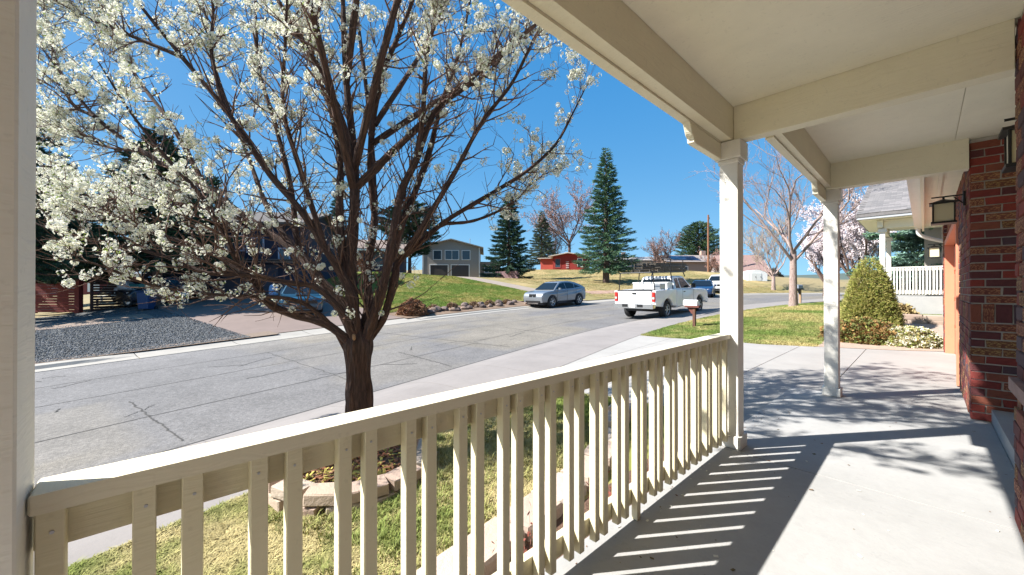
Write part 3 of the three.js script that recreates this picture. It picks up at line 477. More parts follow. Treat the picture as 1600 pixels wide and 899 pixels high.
  for (const [pts, rad, kind] of L) {
    const n = 44, cp = curve(pts, n), rr = cp.map((_, i) => { const s = i / n; return Math.max(0.005, rad * Math.pow(1 - s, 0.85) * 0.72 + 0.005) * (1 + 0.07 * Math.sin(i * 1.7 + rad * 99)); });
    part(tree, 'limb', tube(cp, rr, rad > 0.05 ? 36 : 12, false, rad > 0.05 ? 0.26 : rad > 0.03 ? 0.14 : 0), M.bark);
    for (let i = 7; i <= n; i++) {
      const s = i / n, t = cp[i].clone().sub(cp[i - 1]).normalize(), big = rad > 0.05 ? 1 : 0.8, left = kind === 2 ? 0.8 : clamp((-cp[i].x + cp[i].z * 0.4 - 3.1) * 0.8 + 0.75, 0.78, 0.98) * (cp[i].y < 1.9 ? 0.5 : 1) * (cp[i].y < 3.4 && Math.hypot(cp[i].x - tx, cp[i].z - tz) < 1.1 ? 0.35 : 1);
      if (i < n * 0.35 && R() < 0.6) continue;
      const k = R() < 0.8 ? 1 : 2;
      for (let q = 0; q < k; q++) { const nd = t.clone().multiplyScalar(0.75).add(randDir(R).multiplyScalar(0.95)).add(V(0, 0.25, 0)).normalize(); grow(cp[i], nd, (0.28 + R() * 0.5) * big * (1.15 - 0.4 * s), Math.min(rr[i] * 0.5, 0.011), R() < 0.5 ? 2 : 1, 0.62 * left); }
      if (s > 0.4 && R() < 0.45 * left) buds.push([cp[i].clone().addScaledVector(randDir(R), rr[i] + 0.012), t]);
    }
  }
  part(tree, 'twigs', twigGeos, mat([0.17, 0.12, 0.095], 0.95, { map: T.bark }), { kind: 'stuff' });
  const petals = new THREE.MeshPhysicalMaterial({ color: 0xffffff, vertexColors: true, roughness: 1, transmission: 0.35, thickness: 0, side: THREE.DoubleSide });
  const sets = [[], [], []], tint = [[], [], []];
  for (const [p, d] of buds) { const k = Math.floor(R() * 3), n = R() < 0.25 ? 2 : 1; for (let q = 0; q < n; q++) { sets[k].push(place(p.clone().add(randDir(R).multiplyScalar(0.03 + 0.03 * q)), quatTo(randDir(R).add(V(0, 0.9, 0)).normalize(), R() * 6), 0.58 + R() * 0.42)); const w = 0.88 + R() * 0.14; tint[k].push(lin(w, w * (0.985 + R() * 0.02), w * (0.93 + R() * 0.07))); } }
  sets.forEach((s, i) => instanced(tree, 'blossoms', blossomGeometry(100 + i, [14, 10, 7][i], [0.1, 0.6, 1][i]), petals, s, tint[i]));

  // ring of wall blocks round the trunk
  const ringC = V(tx + 0.18, 0, tz + 0.1), ring = thing('planter_ring', 'curved ring of tan concrete wall blocks round the flowering tree', 'planter', [ringC.x, base, ringC.z]);
  const bm = [[0.46, 0.36, 0.28], [0.42, 0.31, 0.25], [0.50, 0.41, 0.33]].map((c) => mat(c, 0.95, { map: T.concrete, bumpMap: T.fine, bumpScale: 0.008 }));
  const bs = [1, 2, 3].map((s) => roughen(box(-0.15, 0.15, -0.05, 0.05, -0.1, 0.1, 0.012), 0.012, s));
  for (let row = 0; row < 2; row++) for (let i = 0; i < 13; i++) { const a = (i + row * 0.5) / 13 * 6.283, m = shade(new THREE.Mesh(bs[i % 3], bm[(i * 2 + row) % 3])); m.name = 'block'; m.position.set(Math.cos(a) * 0.66, 0.05 + row * 0.103, Math.sin(a) * 0.66); m.rotation.y = -a + Math.PI / 2 + (R() - 0.5) * 0.1; ring.add(m); }
  part(ring, 'mulch', [new THREE.CylinderGeometry(0.58, 0.58, 0.1, 24).translate(0, 0.10, 0)], mat([0.16, 0.09, 0.05], 1, { map: T.soil, bumpMap: T.fine, bumpScale: 0.04 }));
  const chip = box(-0.5, 0.5, -0.06, 0.06, -0.18, 0.18), ml = [], mt = [];
  for (let i = 0; i < 900; i++) { const a = R() * 6.28, d = Math.sqrt(R()) * 0.57; ml.push(place(V(ringC.x + Math.cos(a) * d, base + 0.152 + R() * 0.02, ringC.z + Math.sin(a) * d), new THREE.Quaternion().setFromEuler(new THREE.Euler((R() - 0.5) * 1.2, R() * 6, (R() - 0.5) * 1.2)), 0.03 + R() * 0.04)); mt.push(R() < 0.45 ? lin(0.42, 0.34, 0.08) : lin(0.22 + R() * 0.1, 0.12, 0.06)); }
  tag(instanced(scene, numbered('leaf_litter'), chip, mat([1, 1, 1], 0.95), ml, mt), 'yellow and brown leaf litter inside the stone planter ring', 'leaf litter');
}
{ // bits of petal, leaf and grit blown onto the porch floor
  const r = rngOf(66), list = [], cols = [], g = box(-0.5, 0.5, -0.05, 0.05, -0.3, 0.3);
  for (let i = 0; i < 260; i++) { const e = r(), x = e < 0.5 ? -1.24 + r() * r() * 0.5 : e < 0.7 ? 0.45 - r() * r() * 0.3 : lerp(-1.2, 0.4, r()), z = lerp(0, -6.3, r()); list.push(place(V(x, 0.0035, z), new THREE.Quaternion().setFromEuler(new THREE.Euler((r() - 0.5) * 0.4, r() * 6, (r() - 0.5) * 0.4)), 0.005 + r() * r() * 0.02)); cols.push(r() < 0.5 ? lin(0.62, 0.6, 0.52) : lin(0.10 + r() * 0.12, 0.07 + r() * 0.05, 0.04)); }
  tag(instanced(scene, numbered('leaf_litter'), g, mat([1, 1, 1], 0.95), list, cols), 'scattered petals and leaf crumbs on the porch floor', 'leaf litter');
}
// dry stems beside the trunk
{
  const sg = [], r = rngOf(31), [x, z] = site(640, 3.75), y = ground(x, z) + 0.1; for (let i = 0; i < 12; i++) { const a = r() * 6.28, t = V(Math.cos(a) * 0.22, 0.35 + r() * 0.3, Math.sin(a) * 0.22), p = curve([V(0, -0.1, 0), t.clone().multiplyScalar(0.5).add(V(0, 0.05, 0)), t], 5); sg.push(tube(p, p.map((_, k) => 0.004 - k * 0.0005), 4)); }
  const s = thing('dry_shrub', 'small bare twiggy shrub beside the tree trunk', 'shrub', [x, y, z]); part(s, 'stems', sg, mat([0.22, 0.15, 0.11], 0.95));
}
// row of edging blocks along the lawn, running beside the railing bed
{
  const e = thing('lawn_edging', 'curving row of tan concrete edging blocks between lawn and porch bed', 'edging', [0, 0, 0]);
  const bm = [[0.50, 0.40, 0.33], [0.46, 0.36, 0.30], [0.55, 0.46, 0.39]].map((c) => mat(c, 0.95, { map: T.concrete, bumpMap: T.fine, bumpScale: 0.008 })), bs = [1, 2, 3].map((s) => roughen(box(-0.2, 0.2, -0.08, 0.075, -0.145, 0.145, 0.014), 0.012, s + 9));
  const path = curve([V(-1.62, 0, 0.9), V(-1.72, 0, -0.1), V(-1.86, 0, -1.1), V(-1.98, 0, -2.1), V(-2.15, 0, -3.1), V(-2.5, 0, -4.0), V(-2.7, 0, -4.6)], 140); let acc = 0, nextAt = 0, i = 0;
  for (let k = 1; k < path.length; k++) { acc += path[k].distanceTo(path[k - 1]); if (acc >= nextAt) { const p = path[k], d = p.clone().sub(path[k - 1]), m = shade(new THREE.Mesh(bs[i % 3], bm[i % 3])); m.name = 'block'; m.position.set(p.x, ground(p.x, p.z) + 0.035, p.z); m.rotation.y = Math.atan2(-d.z, d.x) + (R() - 0.5) * 0.07; e.add(m); nextAt += 0.415; i++; } }
}
{ // bare red-brown shrubs in the bed under the rail
  const spots = [[-1.52, -0.9], [-1.55, -1.6], [-1.5, -2.4], [-1.58, -3.1], [-1.6, -0.2]], r = rngOf(14);
  for (const [i, [x, z]] of spots.entries()) { const g = [], lf = []; for (let k = 0; k < 16; k++) { const a = r() * 6.28, t = V(Math.cos(a) * (0.08 + r() * 0.13), 0.14 + r() * 0.2, Math.sin(a) * (0.08 + r() * 0.16)), p = curve([V(0, -0.05, 0), t.clone().multiplyScalar(0.45).add(V(0, 0.06, 0)), t], 4); g.push(tube(p, p.map((_, q) => 0.0035 - q * 0.0006), 4)); for (let q = 0; q < 7; q++) { const c = p[2 + Math.floor(r() * 3)].clone().add(randDir(r).multiplyScalar(0.03)), u = randDir(r).multiplyScalar(0.016), w = randDir(r).multiplyScalar(0.01); const t3 = new THREE.BufferGeometry().setFromPoints([c.clone().sub(u), c.clone().add(w), c.clone().add(u), c.clone().sub(u), c.clone().add(u), c.clone().sub(w)]); t3.computeVertexNormals(); lf.push(t3); } }
    const s = thing('bare_shrub', 'small leggy shrub with dark red leaves in the bed under the railing', 'shrub', [x, ground(x, z), z], 0, 'shrubs in the porch bed'); part(s, 'stems', g, mat([0.30, 0.14, 0.10], 0.95)); part(s, 'leaves', lf, mat([0.16, 0.035, 0.02], 0.8), { kind: 'stuff' }); }
}
// ---------------------------------------------------------------- grass
function tuft(seed, h, n, spread) { const r = rngOf(seed), P = [], C = []; for (let i = 0; i < n; i++) { const a = r() * 6.28, b = r() * 6.28, o = V(Math.cos(b) * spread * r(), 0, Math.sin(b) * spread * r()), w = 0.0022 + r() * 0.0018, hh = h * (0.5 + r() * 0.6), lean = hh * (0.3 + r() * 0.9), d = V(Math.cos(a), 0, Math.sin(a)), s = V(-d.z, 0, d.x).multiplyScalar(w), m = o.clone().addScaledVector(d, lean * 0.4).add(V(0, hh * 0.65, 0)), t = o.clone().addScaledVector(d, lean).add(V(0, hh * 0.9, 0)); for (const q of [o.clone().sub(s), o.clone().add(s), m.clone().add(s), o.clone().sub(s), m.clone().add(s), m.clone().sub(s), m.clone().sub(s), m.clone().add(s), t]) P.push(q.x, q.y, q.z); } const g = new THREE.BufferGeometry(); g.setAttribute('position', new THREE.Float32BufferAttribute(P, 3)); g.computeVertexNormals(); g.setAttribute('uv', new THREE.Float32BufferAttribute(new Float32Array(P.length / 3 * 2), 2)); return g; }
function meadow(name, label, count, where, h, blades, spread, tints, seed, lo = 0.7, hi = 1.3) {
  const r = rngOf(seed), list = [], cols = []; let guard = 0;
  while (list.length < count && guard++ < count * 6) { const p = where(r); if (!p) continue; const [x, z] = p; list.push(place(V(x, ground(x, z) - 0.004, z), new THREE.Quaternion().setFromEuler(new THREE.Euler((r() - 0.5) * 0.3, r() * 6.28, (r() - 0.5) * 0.3)), lerp(lo, hi, r()))); const c = tints(x, z), j = 0.75 + r() * 0.55; cols.push(lin(c[0] * j, c[1] * j, c[2] * j)); }
  tag(instanced(scene, numbered(name), tuft(seed, h, blades, spread), mat([1, 1, 1], 0.9), list, cols), label, 'grass');
}
const blend = (g, s, lo = 0.40, hi = 0.62) => (x, z) => { const n = NZ(x * 3, z * 3), m = NZ(x * 9 + 5, z * 9), k = smooth(lo, hi, 0.55 * n + 0.45 * m); return [lerp(g[0], s[0], k), lerp(g[1], s[1], k), lerp(g[2], s[2], k)]; };
{
  const [tx, tz] = site(563, 4.0);
  meadow('lawn_grass', 'straw and green turf grass of the front lawn below the railing', 60000, (r) => { const x = lerp(-6.2, -1.6, r()), z = lerp(2.2, nearEdge, r()); if (x < kerbX(z) + 0.03 || Math.hypot(x - tx - 0.18, z - tz - 0.1) < 0.74) return null; const xe = -1.79 - 0.02 * z + (z < -2 ? (z + 2) * 0.18 : 0) + 0.09 * z * 0 + (0.135 * z); return x > Math.min(-1.75, xe + 0.0) ? null : [x, z]; }, 0.055, 10, 0.04, blend([0.155, 0.185, 0.032], [0.41, 0.34, 0.155], 0.42, 0.52), 41);
  meadow('tall_grass', 'longer green tufts scattered through the front lawn', 3800, (r) => { const x = lerp(-6.2, -1.95, r()), z = lerp(2.2, nearEdge, r()); if (x < kerbX(z) + 0.03 || x > -1.95 + 0.13 * z || Math.hypot(x - tx - 0.18, z - tz - 0.1) < 0.76) return null; return NZ(x * 6 + 3, z * 6) > 0.5 ? [x, z] : null; }, 0.085, 12, 0.05, blend([0.13, 0.18, 0.03], [0.30, 0.27, 0.10]), 45);
  meadow('side_grass', 'green and straw grass between the driveway and the bending street', 52000, (r) => { const x = lerp(-9, 3, r() ** 0.8), z = lerp(-10.6, -27, r() ** 1.3); if (streetTO(x, z)[1] > -0.02 || z > farEdge(x) - 0.02) return null; if (x > -1.75 && z > -17.6) return null; return [x, z]; }, 0.05, 9, 0.05, blend([0.13, 0.19, 0.035], [0.38, 0.32, 0.13]), 42);
  meadow('hill_grass', 'green lawn grass on the slope across the street', 70000, (r) => { const t = lerp(11.7, 21.7, r()), o = lerp(13.4, 34, r() ** 1.1); return fromTO(t, o); }, 0.06, 10, 0.10, blend([0.145, 0.215, 0.032], [0.33, 0.285, 0.085], 0.43, 0.6), 43);
  meadow('yard_grass', 'dry olive grass on the yard below the red house', 26000, (r) => fromTO(lerp(24.6, 42, r()), lerp(11.7, 48, r())), 0.09, 8, 0.13, blend([0.20, 0.17, 0.06], [0.36, 0.27, 0.12]), 44);
}
{ // crushed stone on the lot across the street
  const r = rngOf(50), g = new THREE.IcosahedronGeometry(1, 0), list = [], cols = []; roughen(g, 0.5, 3);
  for (let i = 0; i < 42000; i++) { const [x, z] = fromTO(lerp(-9, 5.4, r()), 11.5 + 9.5 * Math.pow(r(), 1.3)); list.push(place(V(x, ground(x, z) + 0.008, z), new THREE.Quaternion().setFromEuler(new THREE.Euler(r() * 6, r() * 6, r() * 6)), 0.011 + r() * 0.016)); const c = 0.05 + r() * 0.165; cols.push(lin(c, c, c)); }
  tag(instanced(scene, 'gravel', clean(g), mat([1, 1, 1], 0.95), list, cols), 'grey crushed stone spread on the lot across the street', 'gravel');
}

// ---------------------------------------------------------------- vehicles (x forward, y up, z to the right)
const carPaint = (c, metal = 0.3) => new THREE.MeshPhysicalMaterial({ color: lin(...c), roughness: 0.38, metalness: metal, clearcoat: 1, clearcoatRoughness: 0.08, side: THREE.DoubleSide });
function sideShape(pts, arches, r) { // closed outline along the top, wheel arches cut out of the bottom edge
  const s = new THREE.Shape(); s.moveTo(...pts[0]); for (const p of pts.slice(1)) p.length === 4 ? s.quadraticCurveTo(...p) : s.lineTo(...p);
  const y0 = pts[0][1]; for (const cx of arches) { const a = Math.asin(clamp((y0 - 0.34) / r, -1, 1)); s.lineTo(cx + r * Math.cos(a), y0); s.absarc(cx, 0.34, r, a, Math.PI - a, false); }
  s.closePath(); return s;
}
const solid = (s, w, bevel) => { const g = new THREE.ExtrudeGeometry(s, { depth: w - 2 * bevel, steps: 1, bevelEnabled: true, bevelSize: bevel, bevelThickness: bevel, bevelOffset: -bevel, bevelSegments: 4, curveSegments: 14 }); g.translate(0, 0, -(w - 2 * bevel) / 2); return clean(g); };
function wheelOf(parent, x, y, z, rad, w, rimM, spokes = 5) {
  const s = Math.sign(z), wh = new THREE.Group(); wh.name = 'wheel'; wh.position.set(x, y, z); parent.add(wh);
  const prof = [[rad * 0.62, -w / 2], [rad * 0.93, -w / 2], [rad, -w * 0.36], [rad, w * 0.36], [rad * 0.93, w / 2], [rad * 0.62, w / 2], [rad * 0.62, -w / 2]].map(([a, b]) => new THREE.Vector2(a, b));
  part(wh, 'tyre', clean(new THREE.LatheGeometry(prof, 30).rotateX(Math.PI / 2)), M.rubber);
  const rim = [clean(new THREE.TorusGeometry(rad * 0.60, rad * 0.05, 8, 28).translate(0, 0, s * w * 0.4)), clean(new THREE.CylinderGeometry(rad * 0.16, rad * 0.16, 0.04, 14).rotateX(Math.PI / 2).translate(0, 0, s * w * 0.36))];
  for (let k = 0; k < spokes; k++) { const g = bx(rad * 0.48, rad * 0.15, 0.03, rad * 0.37, 0, s * w * 0.35, 0.006); g.rotateZ(k / spokes * 6.283); rim.push(g); }
  part(wh, 'rim', rim, rimM); part(wh, 'brake_disc', clean(new THREE.CylinderGeometry(rad * 0.6, rad * 0.6, 0.02, 24).rotateX(Math.PI / 2).translate(0, 0, s * w * 0.12)), M.dark);
}
// c: measures of one car; returns a group
function car(name, label, pos, turn, pitch, c, group) {
  const o = thing(name, label, c.category || 'car', pos, 0, group); o.rotation.order = 'YZX'; o.rotation.set(0, turn, pitch);
  const W = c.w, m = c.paint, lower = solid(sideShape(c.lower, c.arches, c.arch), W, 0.07);
  { const p = lower.attributes.position; for (let i = 0; i < p.count; i++) { const x = p.getX(i), y = p.getY(i), e = Math.max(0, Math.abs(x) - c.len * 0.33) / (c.len * 0.17); p.setZ(i, p.getZ(i) * (1 - 0.13 * e * e) * (1 - 0.05 * smooth(0.75, 1.15, y))); } }
  part(o, 'body', creased(lower, 0.55), m);
  part(o, 'underbody', [box(-c.len * 0.46, c.len * 0.46, 0.2, 0.5, -W * 0.36, W * 0.36), ...c.arches.map((a) => box(a - c.arch * 0.98, a + c.arch * 0.98, 0.3, 0.34 + c.arch * 0.96, -W * 0.40, W * 0.40))], M.dark);
  const half = (y) => lerp(W / 2 - 0.06, c.roofW / 2, clamp((y - c.belt) / (c.top - c.belt), 0, 1));
  const gs = new THREE.Shape(); gs.moveTo(...c.cabin[0]); for (const p of c.cabin.slice(1)) p.length === 4 ? gs.quadraticCurveTo(...p) : gs.lineTo(...p); gs.closePath();
  const cab = new THREE.ExtrudeGeometry(gs, { depth: 2, bevelEnabled: true, bevelSize: 0.05, bevelThickness: 0.08, bevelOffset: -0.05, bevelSegments: 4, curveSegments: 12 }); cab.translate(0, 0, -1); const cg = clean(cab);
  { const p = cg.attributes.position; for (let i = 0; i < p.count; i++) p.setZ(i, p.getZ(i) / 1.08 * half(p.getY(i))); }
  part(o, 'cabin', creased(cg, 0.6), m);
  for (const poly of c.sideGlass) for (const s of [-1, 1]) { const g = clean(new THREE.ShapeGeometry(new THREE.Shape(poly.map(([x, y]) => new THREE.Vector2(x, y))))); const p = g.attributes.position; for (let i = 0; i < p.count; i++) p.setZ(i, s * (half(p.getY(i)) + 0.006)); g.computeVertexNormals(); part(o, 'side_window', g, M.glass); }
  for (const [nm, x0, y0, x1, y1] of c.endGlass) { const nx = y1 - y0, ny = -(x1 - x0), l = Math.hypot(nx, ny), sg = nm === 'windscreen' ? Math.sign(nx * 1 + ny) || 1 : 1; let ox = nx / l * 0.028, oy = ny / l * 0.028; if (oy < 0) { ox = -ox; oy = -oy; } const h0 = half(y0) - 0.07, h1 = half(y1) - 0.06; const g = new THREE.BufferGeometry(); g.setAttribute('position', new THREE.Float32BufferAttribute([x0 + ox, y0 + oy, -h0, x0 + ox, y0 + oy, h0, x1 + ox, y1 + oy, h1, x0 + ox, y0 + oy, -h0, x1 + ox, y1 + oy, h1, x1 + ox, y1 + oy, -h1], 3)); g.computeVertexNormals(); part(o, nm, g, M.glass); }
  for (const a of c.arches) for (const s of [-1, 1]) wheelOf(o, a, c.wr, s * (W / 2 - 0.125), c.wr, 0.23, c.rim || M.steel, c.spokes || 5);
  const F = c.nose, B = c.tail;
  for (const s of [-1, 1]) {
    part(o, 'headlight', turned(bx(0.10, 0.11, 0.34, 0, 0, 0, 0.02), 0, s * -0.32, 0, F[0] - 0.11, F[1], s * (W / 2 - 0.30)), mat([0.65, 0.67, 0.68], 0.1));
    part(o, 'tail_light', turned(bx(0.10, 0.15, 0.30, 0, 0, 0, 0.02), 0, s * 0.25, 0, B[0] + 0.075, B[1], s * (W / 2 - 0.24)), M.red);
    part(o, 'mirror', [bx(0.10, 0.12, 0.18, c.mirror[0], c.mirror[1], s * (W / 2 + 0.07), 0.03)], m);
    for (const dx of c.handles || []) part(o, 'door_handle', bx(0.16, 0.025, 0.03, dx, c.belt - 0.12, s * (W / 2 - 0.005), 0.006), m);
    for (const dx of c.seams || []) part(o, 'door_seam', box(dx - 0.004, dx + 0.004, 0.42, c.belt, s * (W / 2) - 0.012, s * (W / 2) + 0.002 * s + 0.002), M.black);
    part(o, 'sill', box(c.arches[0] + c.arch * -1 - 0 < 0 ? c.arches[1] + c.arch : 0, c.arches[0] - c.arch, 0.24, 0.36, s * (W / 2 - 0.03) - 0.02, s * (W / 2 - 0.03) + 0.02, 0.01), c.cladding || M.dark);
  }
  part(o, 'grille', c.grille.map(([w, h, y, z]) => bx(0.06, h, w, F[0] + 0.0, y, z, 0.012)), M.black);
  part(o, 'lower_intake', bx(0.06, 0.12, W * 0.66, F[0] - 0.01, 0.42, 0, 0.012), M.black);
  if (c.skid) part(o, 'skid_plate', bx(0.06, 0.07, W * 0.5, F[0], 0.315, 0, 0.012), M.chrome);
  part(o, 'number_plate', bx(0.02, 0.12, 0.32, B[0] - 0.005, B[1] - 0.22, 0), M.white);
  return o;
}
const pitchAt = (x, z, turn, l) => { const dx = Math.cos(turn) * l, dz = -Math.sin(turn) * l; return Math.atan2(ground(x + dx, z + dz) - ground(x - dx, z - dz), 2 * l); };
const seat = (x, z, turn, l) => [[x, ground(x, z), z], turn, pitchAt(x, z, turn, l)];
const suv = { len: 4.67, w: 1.88, roofW: 1.24, belt: 1.10, top: 1.66, wr: 0.39, arch: 0.46, arches: [1.42, -1.39], paint: carPaint([0.235, 0.255, 0.28], 0.45), spokes: 5, skid: true,
  lower: [[-2.20, 0.36], [-2.28, 0.62], [-2.33, 1.02, -2.20, 1.16], [-1.9, 1.20, -1.5, 1.16], [0.95, 1.10], [1.80, 1.08, 2.10, 0.99], [2.33, 0.90, 2.33, 0.62], [2.27, 0.36]],
  cabin: [[-2.20, 1.10], [-2.14, 1.22], [-1.60, 1.54, -0.80, 1.64], [-0.1, 1.71, 0.42, 1.60], [0.8, 1.42, 1.26, 1.08]],
  sideGlass: [[[0.98, 1.17], [0.42, 1.51], [-0.02, 1.575], [-0.04, 1.16]], [[-0.10, 1.16], [-0.08, 1.575], [-0.6, 1.55], [-0.98, 1.47], [-0.92, 1.18]], [[-0.99, 1.19], [-1.05, 1.45], [-1.66, 1.26]]],
  endGlass: [['windscreen', 1.20, 1.13, 0.52, 1.55], ['rear_window', -2.04, 1.27, -1.15, 1.56]], nose: [2.30, 0.84], tail: [-2.30, 0.98], mirror: [0.78, 1.19], handles: [0.15, -0.85], seams: [0.98, -0.07, -1.02], grille: [[0.28, 0.20, 0.80, 0.16], [0.28, 0.20, 0.80, -0.16]] };
{ const [x, z] = plan(3.0, 26.1), t = yawX(226.5); car('parked_suv', 'silver coupe-backed SUV on the street below the sloping lawn', ...seat(x, z, t, 1.4), suv); }
const sedan = { ...suv, len: 4.8, w: 1.84, belt: 0.94, top: 1.44, wr: 0.33, arch: 0.38, arches: [1.42, -1.38], skid: false,
  lower: [[-2.32, 0.30], [-2.40, 0.6], [-2.40, 0.92, -2.25, 0.98], [-1.6, 1.02], [1.0, 0.94], [1.8, 0.90, 2.2, 0.78], [2.40, 0.68, 2.40, 0.45], [2.36, 0.30]],
  cabin: [[-1.9, 0.92], [-1.4, 1.28, -0.85, 1.38], [-0.2, 1.47, 0.3, 1.38], [0.75, 1.2, 1.25, 0.92]],
  sideGlass: [[[0.95, 1.0], [0.38, 1.29], [-0.1, 1.35], [-0.1, 0.98]], [[-0.16, 0.98], [-0.16, 1.35], [-0.7, 1.31], [-1.2, 1.02]]],
  endGlass: [['windscreen', 1.2, 0.95, 0.42, 1.34], ['rear_window', -1.84, 0.99, -0.95, 1.34]], nose: [2.36, 0.66], tail: [-2.36, 0.84], mirror: [0.78, 1.0], handles: [0.1, -0.8], seams: [0.95, -0.13, -0.95], grille: [[0.7, 0.12, 0.60, 0]] };
const muscle = { ...sedan, len: 5.0, w: 1.92, lower: [[-2.42, 0.30], [-2.50, 0.62], [-2.50, 0.94, -2.40, 1.0], [-1.6, 1.03], [1.0, 0.97], [2.0, 0.96, 2.38, 0.86], [2.50, 0.78, 2.50, 0.5], [2.46, 0.30]], paint: carPaint([0.006, 0.055, 0.10], 0.3), nose: [2.47, 0.72], tail: [-2.46, 0.84], grille: [[1.3, 0.16, 0.70, 0]] };
{ const [x, z] = site(470, 20.6), t = yawX(150); const c = car('blue_coupe', 'glossy blue coupe parked on the paver drive', ...seat(x, z, t, 1.4), muscle);
  part(c, 'bonnet_scoop', [bx(0.75, 0.05, 0.55, 1.55, 0.985, 0, 0.02)], muscle.paint); }
{ const [x, z] = site(1098, 33), t = yawX(210); car('dark_sedan', 'dark blue sedan parked beyond the pickup truck', ...seat(x, z, t, 1.4), { ...sedan, paint: carPaint([0.01, 0.035, 0.10], 0.3) }); }
{ const [x, z] = site(1123, 38), t = yawX(212); car('white_suv', 'white SUV parked behind the dark blue sedan', ...seat(x, z, t, 1.4), { ...suv, paint: carPaint([0.75, 0.76, 0.77], 0) }); }
{ const [x, z] = site(262, 24.2), t = yawX(196); car('dark_suv', 'dark SUV in the shade before the dark blue garage', ...seat(x, z, t, 1.4), { ...suv, paint: carPaint([0.012, 0.016, 0.03], 0.2) }); }
{ // white extended-cab pickup with ladder rack
  const t = yawX(46.7), [rx, rz] = plan(6.24, 17.78), dx = Math.cos(t), dz = -Math.sin(t), x = rx + dx * 1.85, z = rz + dz * 1.85;
  const o = thing('pickup_truck', 'white extended-cab pickup truck with loaded ladder rack parked by the pavement', 'pickup truck', [x, ground(x, z), z]); o.rotation.order = 'YZX'; o.rotation.set(0, t, pitchAt(x, z, t, 1.8));
  const m = carPaint([0.78, 0.785, 0.79], 0), W = 2.0, A = [1.85, -1.80], r = 0.48;
  const arch = (s, cx) => { const y0 = 0.55, a = Math.asin((y0 - 0.42) / r); s.lineTo(cx + r * Math.cos(a), y0); s.absarc(cx, 0.42, r, a, Math.PI - a, false); };
  const bed = new THREE.Shape(); bed.moveTo(-2.92, 0.62); bed.lineTo(-2.94, 1.30); bed.lineTo(-0.90, 1.32); bed.lineTo(-0.90, 0.50); arch(bed, -1.80); bed.closePath();
  const bs = []; for (const s of [-1, 1]) { const g = new THREE.ExtrudeGeometry(bed, { depth: 0.08, bevelEnabled: true, bevelSize: 0.035, bevelThickness: 0.05, bevelOffset: -0.035, bevelSegments: 3, curveSegments: 14 }); g.translate(0, 0, s * 0.91 - 0.04); bs.push(creased(g, 0.6)); }
  part(o, 'bed_side', bs[0], m); part(o, 'bed_side', bs[1], m);
  part(o, 'tailgate', bx(0.09, 0.60, 1.62, -2.90, 0.99, 0, 0.025), m); part(o, 'tailgate_trim', bx(0.12, 0.035, 1.66, -2.90, 1.30, 0, 0.01), M.dark);
  part(o, 'tailgate_handle', bx(0.03, 0.07, 0.20, -2.952, 1.17, 0, 0.01), M.black);
  part(o, 'bed_floor', box(-2.86, -0.92, 0.68, 0.74, -0.84, 0.84), M.dark); part(o, 'bed_front', box(-0.98, -0.92, 0.7, 1.30, -0.86, 0.86), m);
  const low = new THREE.Shape(); low.moveTo(-0.88, 0.42); low.lineTo(-0.88, 1.28); low.lineTo(1.05, 1.25); low.quadraticCurveTo(2.3, 1.24, 2.75, 1.14); low.quadraticCurveTo(2.92, 1.05, 2.92, 0.8); low.lineTo(2.9, 0.45); arch(low, 1.85); low.closePath();
  part(o, 'body', creased(solid(low, W, 0.07), 0.55), m);
  const half = (y) => lerp(0.92, 0.72, clamp((y - 1.25) / 0.65, 0, 1));
  const cs = new THREE.Shape(); cs.moveTo(-0.88, 1.24); cs.lineTo(-0.80, 1.80); cs.quadraticCurveTo(-0.74, 1.89, -0.55, 1.90); cs.lineTo(0.20, 1.89); cs.quadraticCurveTo(0.42, 1.88, 0.52, 1.80); cs.lineTo(1.15, 1.24); cs.closePath();
  const cg = clean(new THREE.ExtrudeGeometry(cs, { depth: 2, bevelEnabled: true, bevelSize: 0.05, bevelThickness: 0.08, bevelOffset: -0.05, bevelSegments: 4 }).translate(0, 0, -1)); { const p = cg.attributes.position; for (let i = 0; i < p.count; i++) p.setZ(i, p.getZ(i) / 1.08 * half(p.getY(i))); } part(o, 'cab', creased(cg, 0.6), m);
  for (const s of [-1, 1]) for (const poly of [[[-0.72, 1.32], [-0.66, 1.76], [-0.30, 1.79], [-0.30, 1.32]], [[-0.20, 1.32], [-0.20, 1.79], [0.36, 1.78], [0.88, 1.32]]]) { const g = clean(new THREE.ShapeGeometry(new THREE.Shape(poly.map(([a, b]) => new THREE.Vector2(a, b))))), p = g.attributes.position; for (let i = 0; i < p.count; i++) p.setZ(i, s * (half(p.getY(i)) + 0.006)); g.computeVertexNormals(); part(o, 'side_window', g, M.glass); }
  const quad = (x0, y0, h0, x1, y1, h1) => { const g = new THREE.BufferGeometry(); g.setAttribute('position', new THREE.Float32BufferAttribute([x0, y0, -h0, x0, y0, h0, x1, y1, h1, x0, y0, -h0, x1, y1, h1, x1, y1, -h1], 3)); g.computeVertexNormals(); return g; };
  part(o, 'rear_window', quad(-0.895, 1.33, 0.80, -0.825, 1.76, 0.68), M.glass); part(o, 'windscreen', quad(1.10, 1.31, 0.82, 0.56, 1.80, 0.68), M.glass);
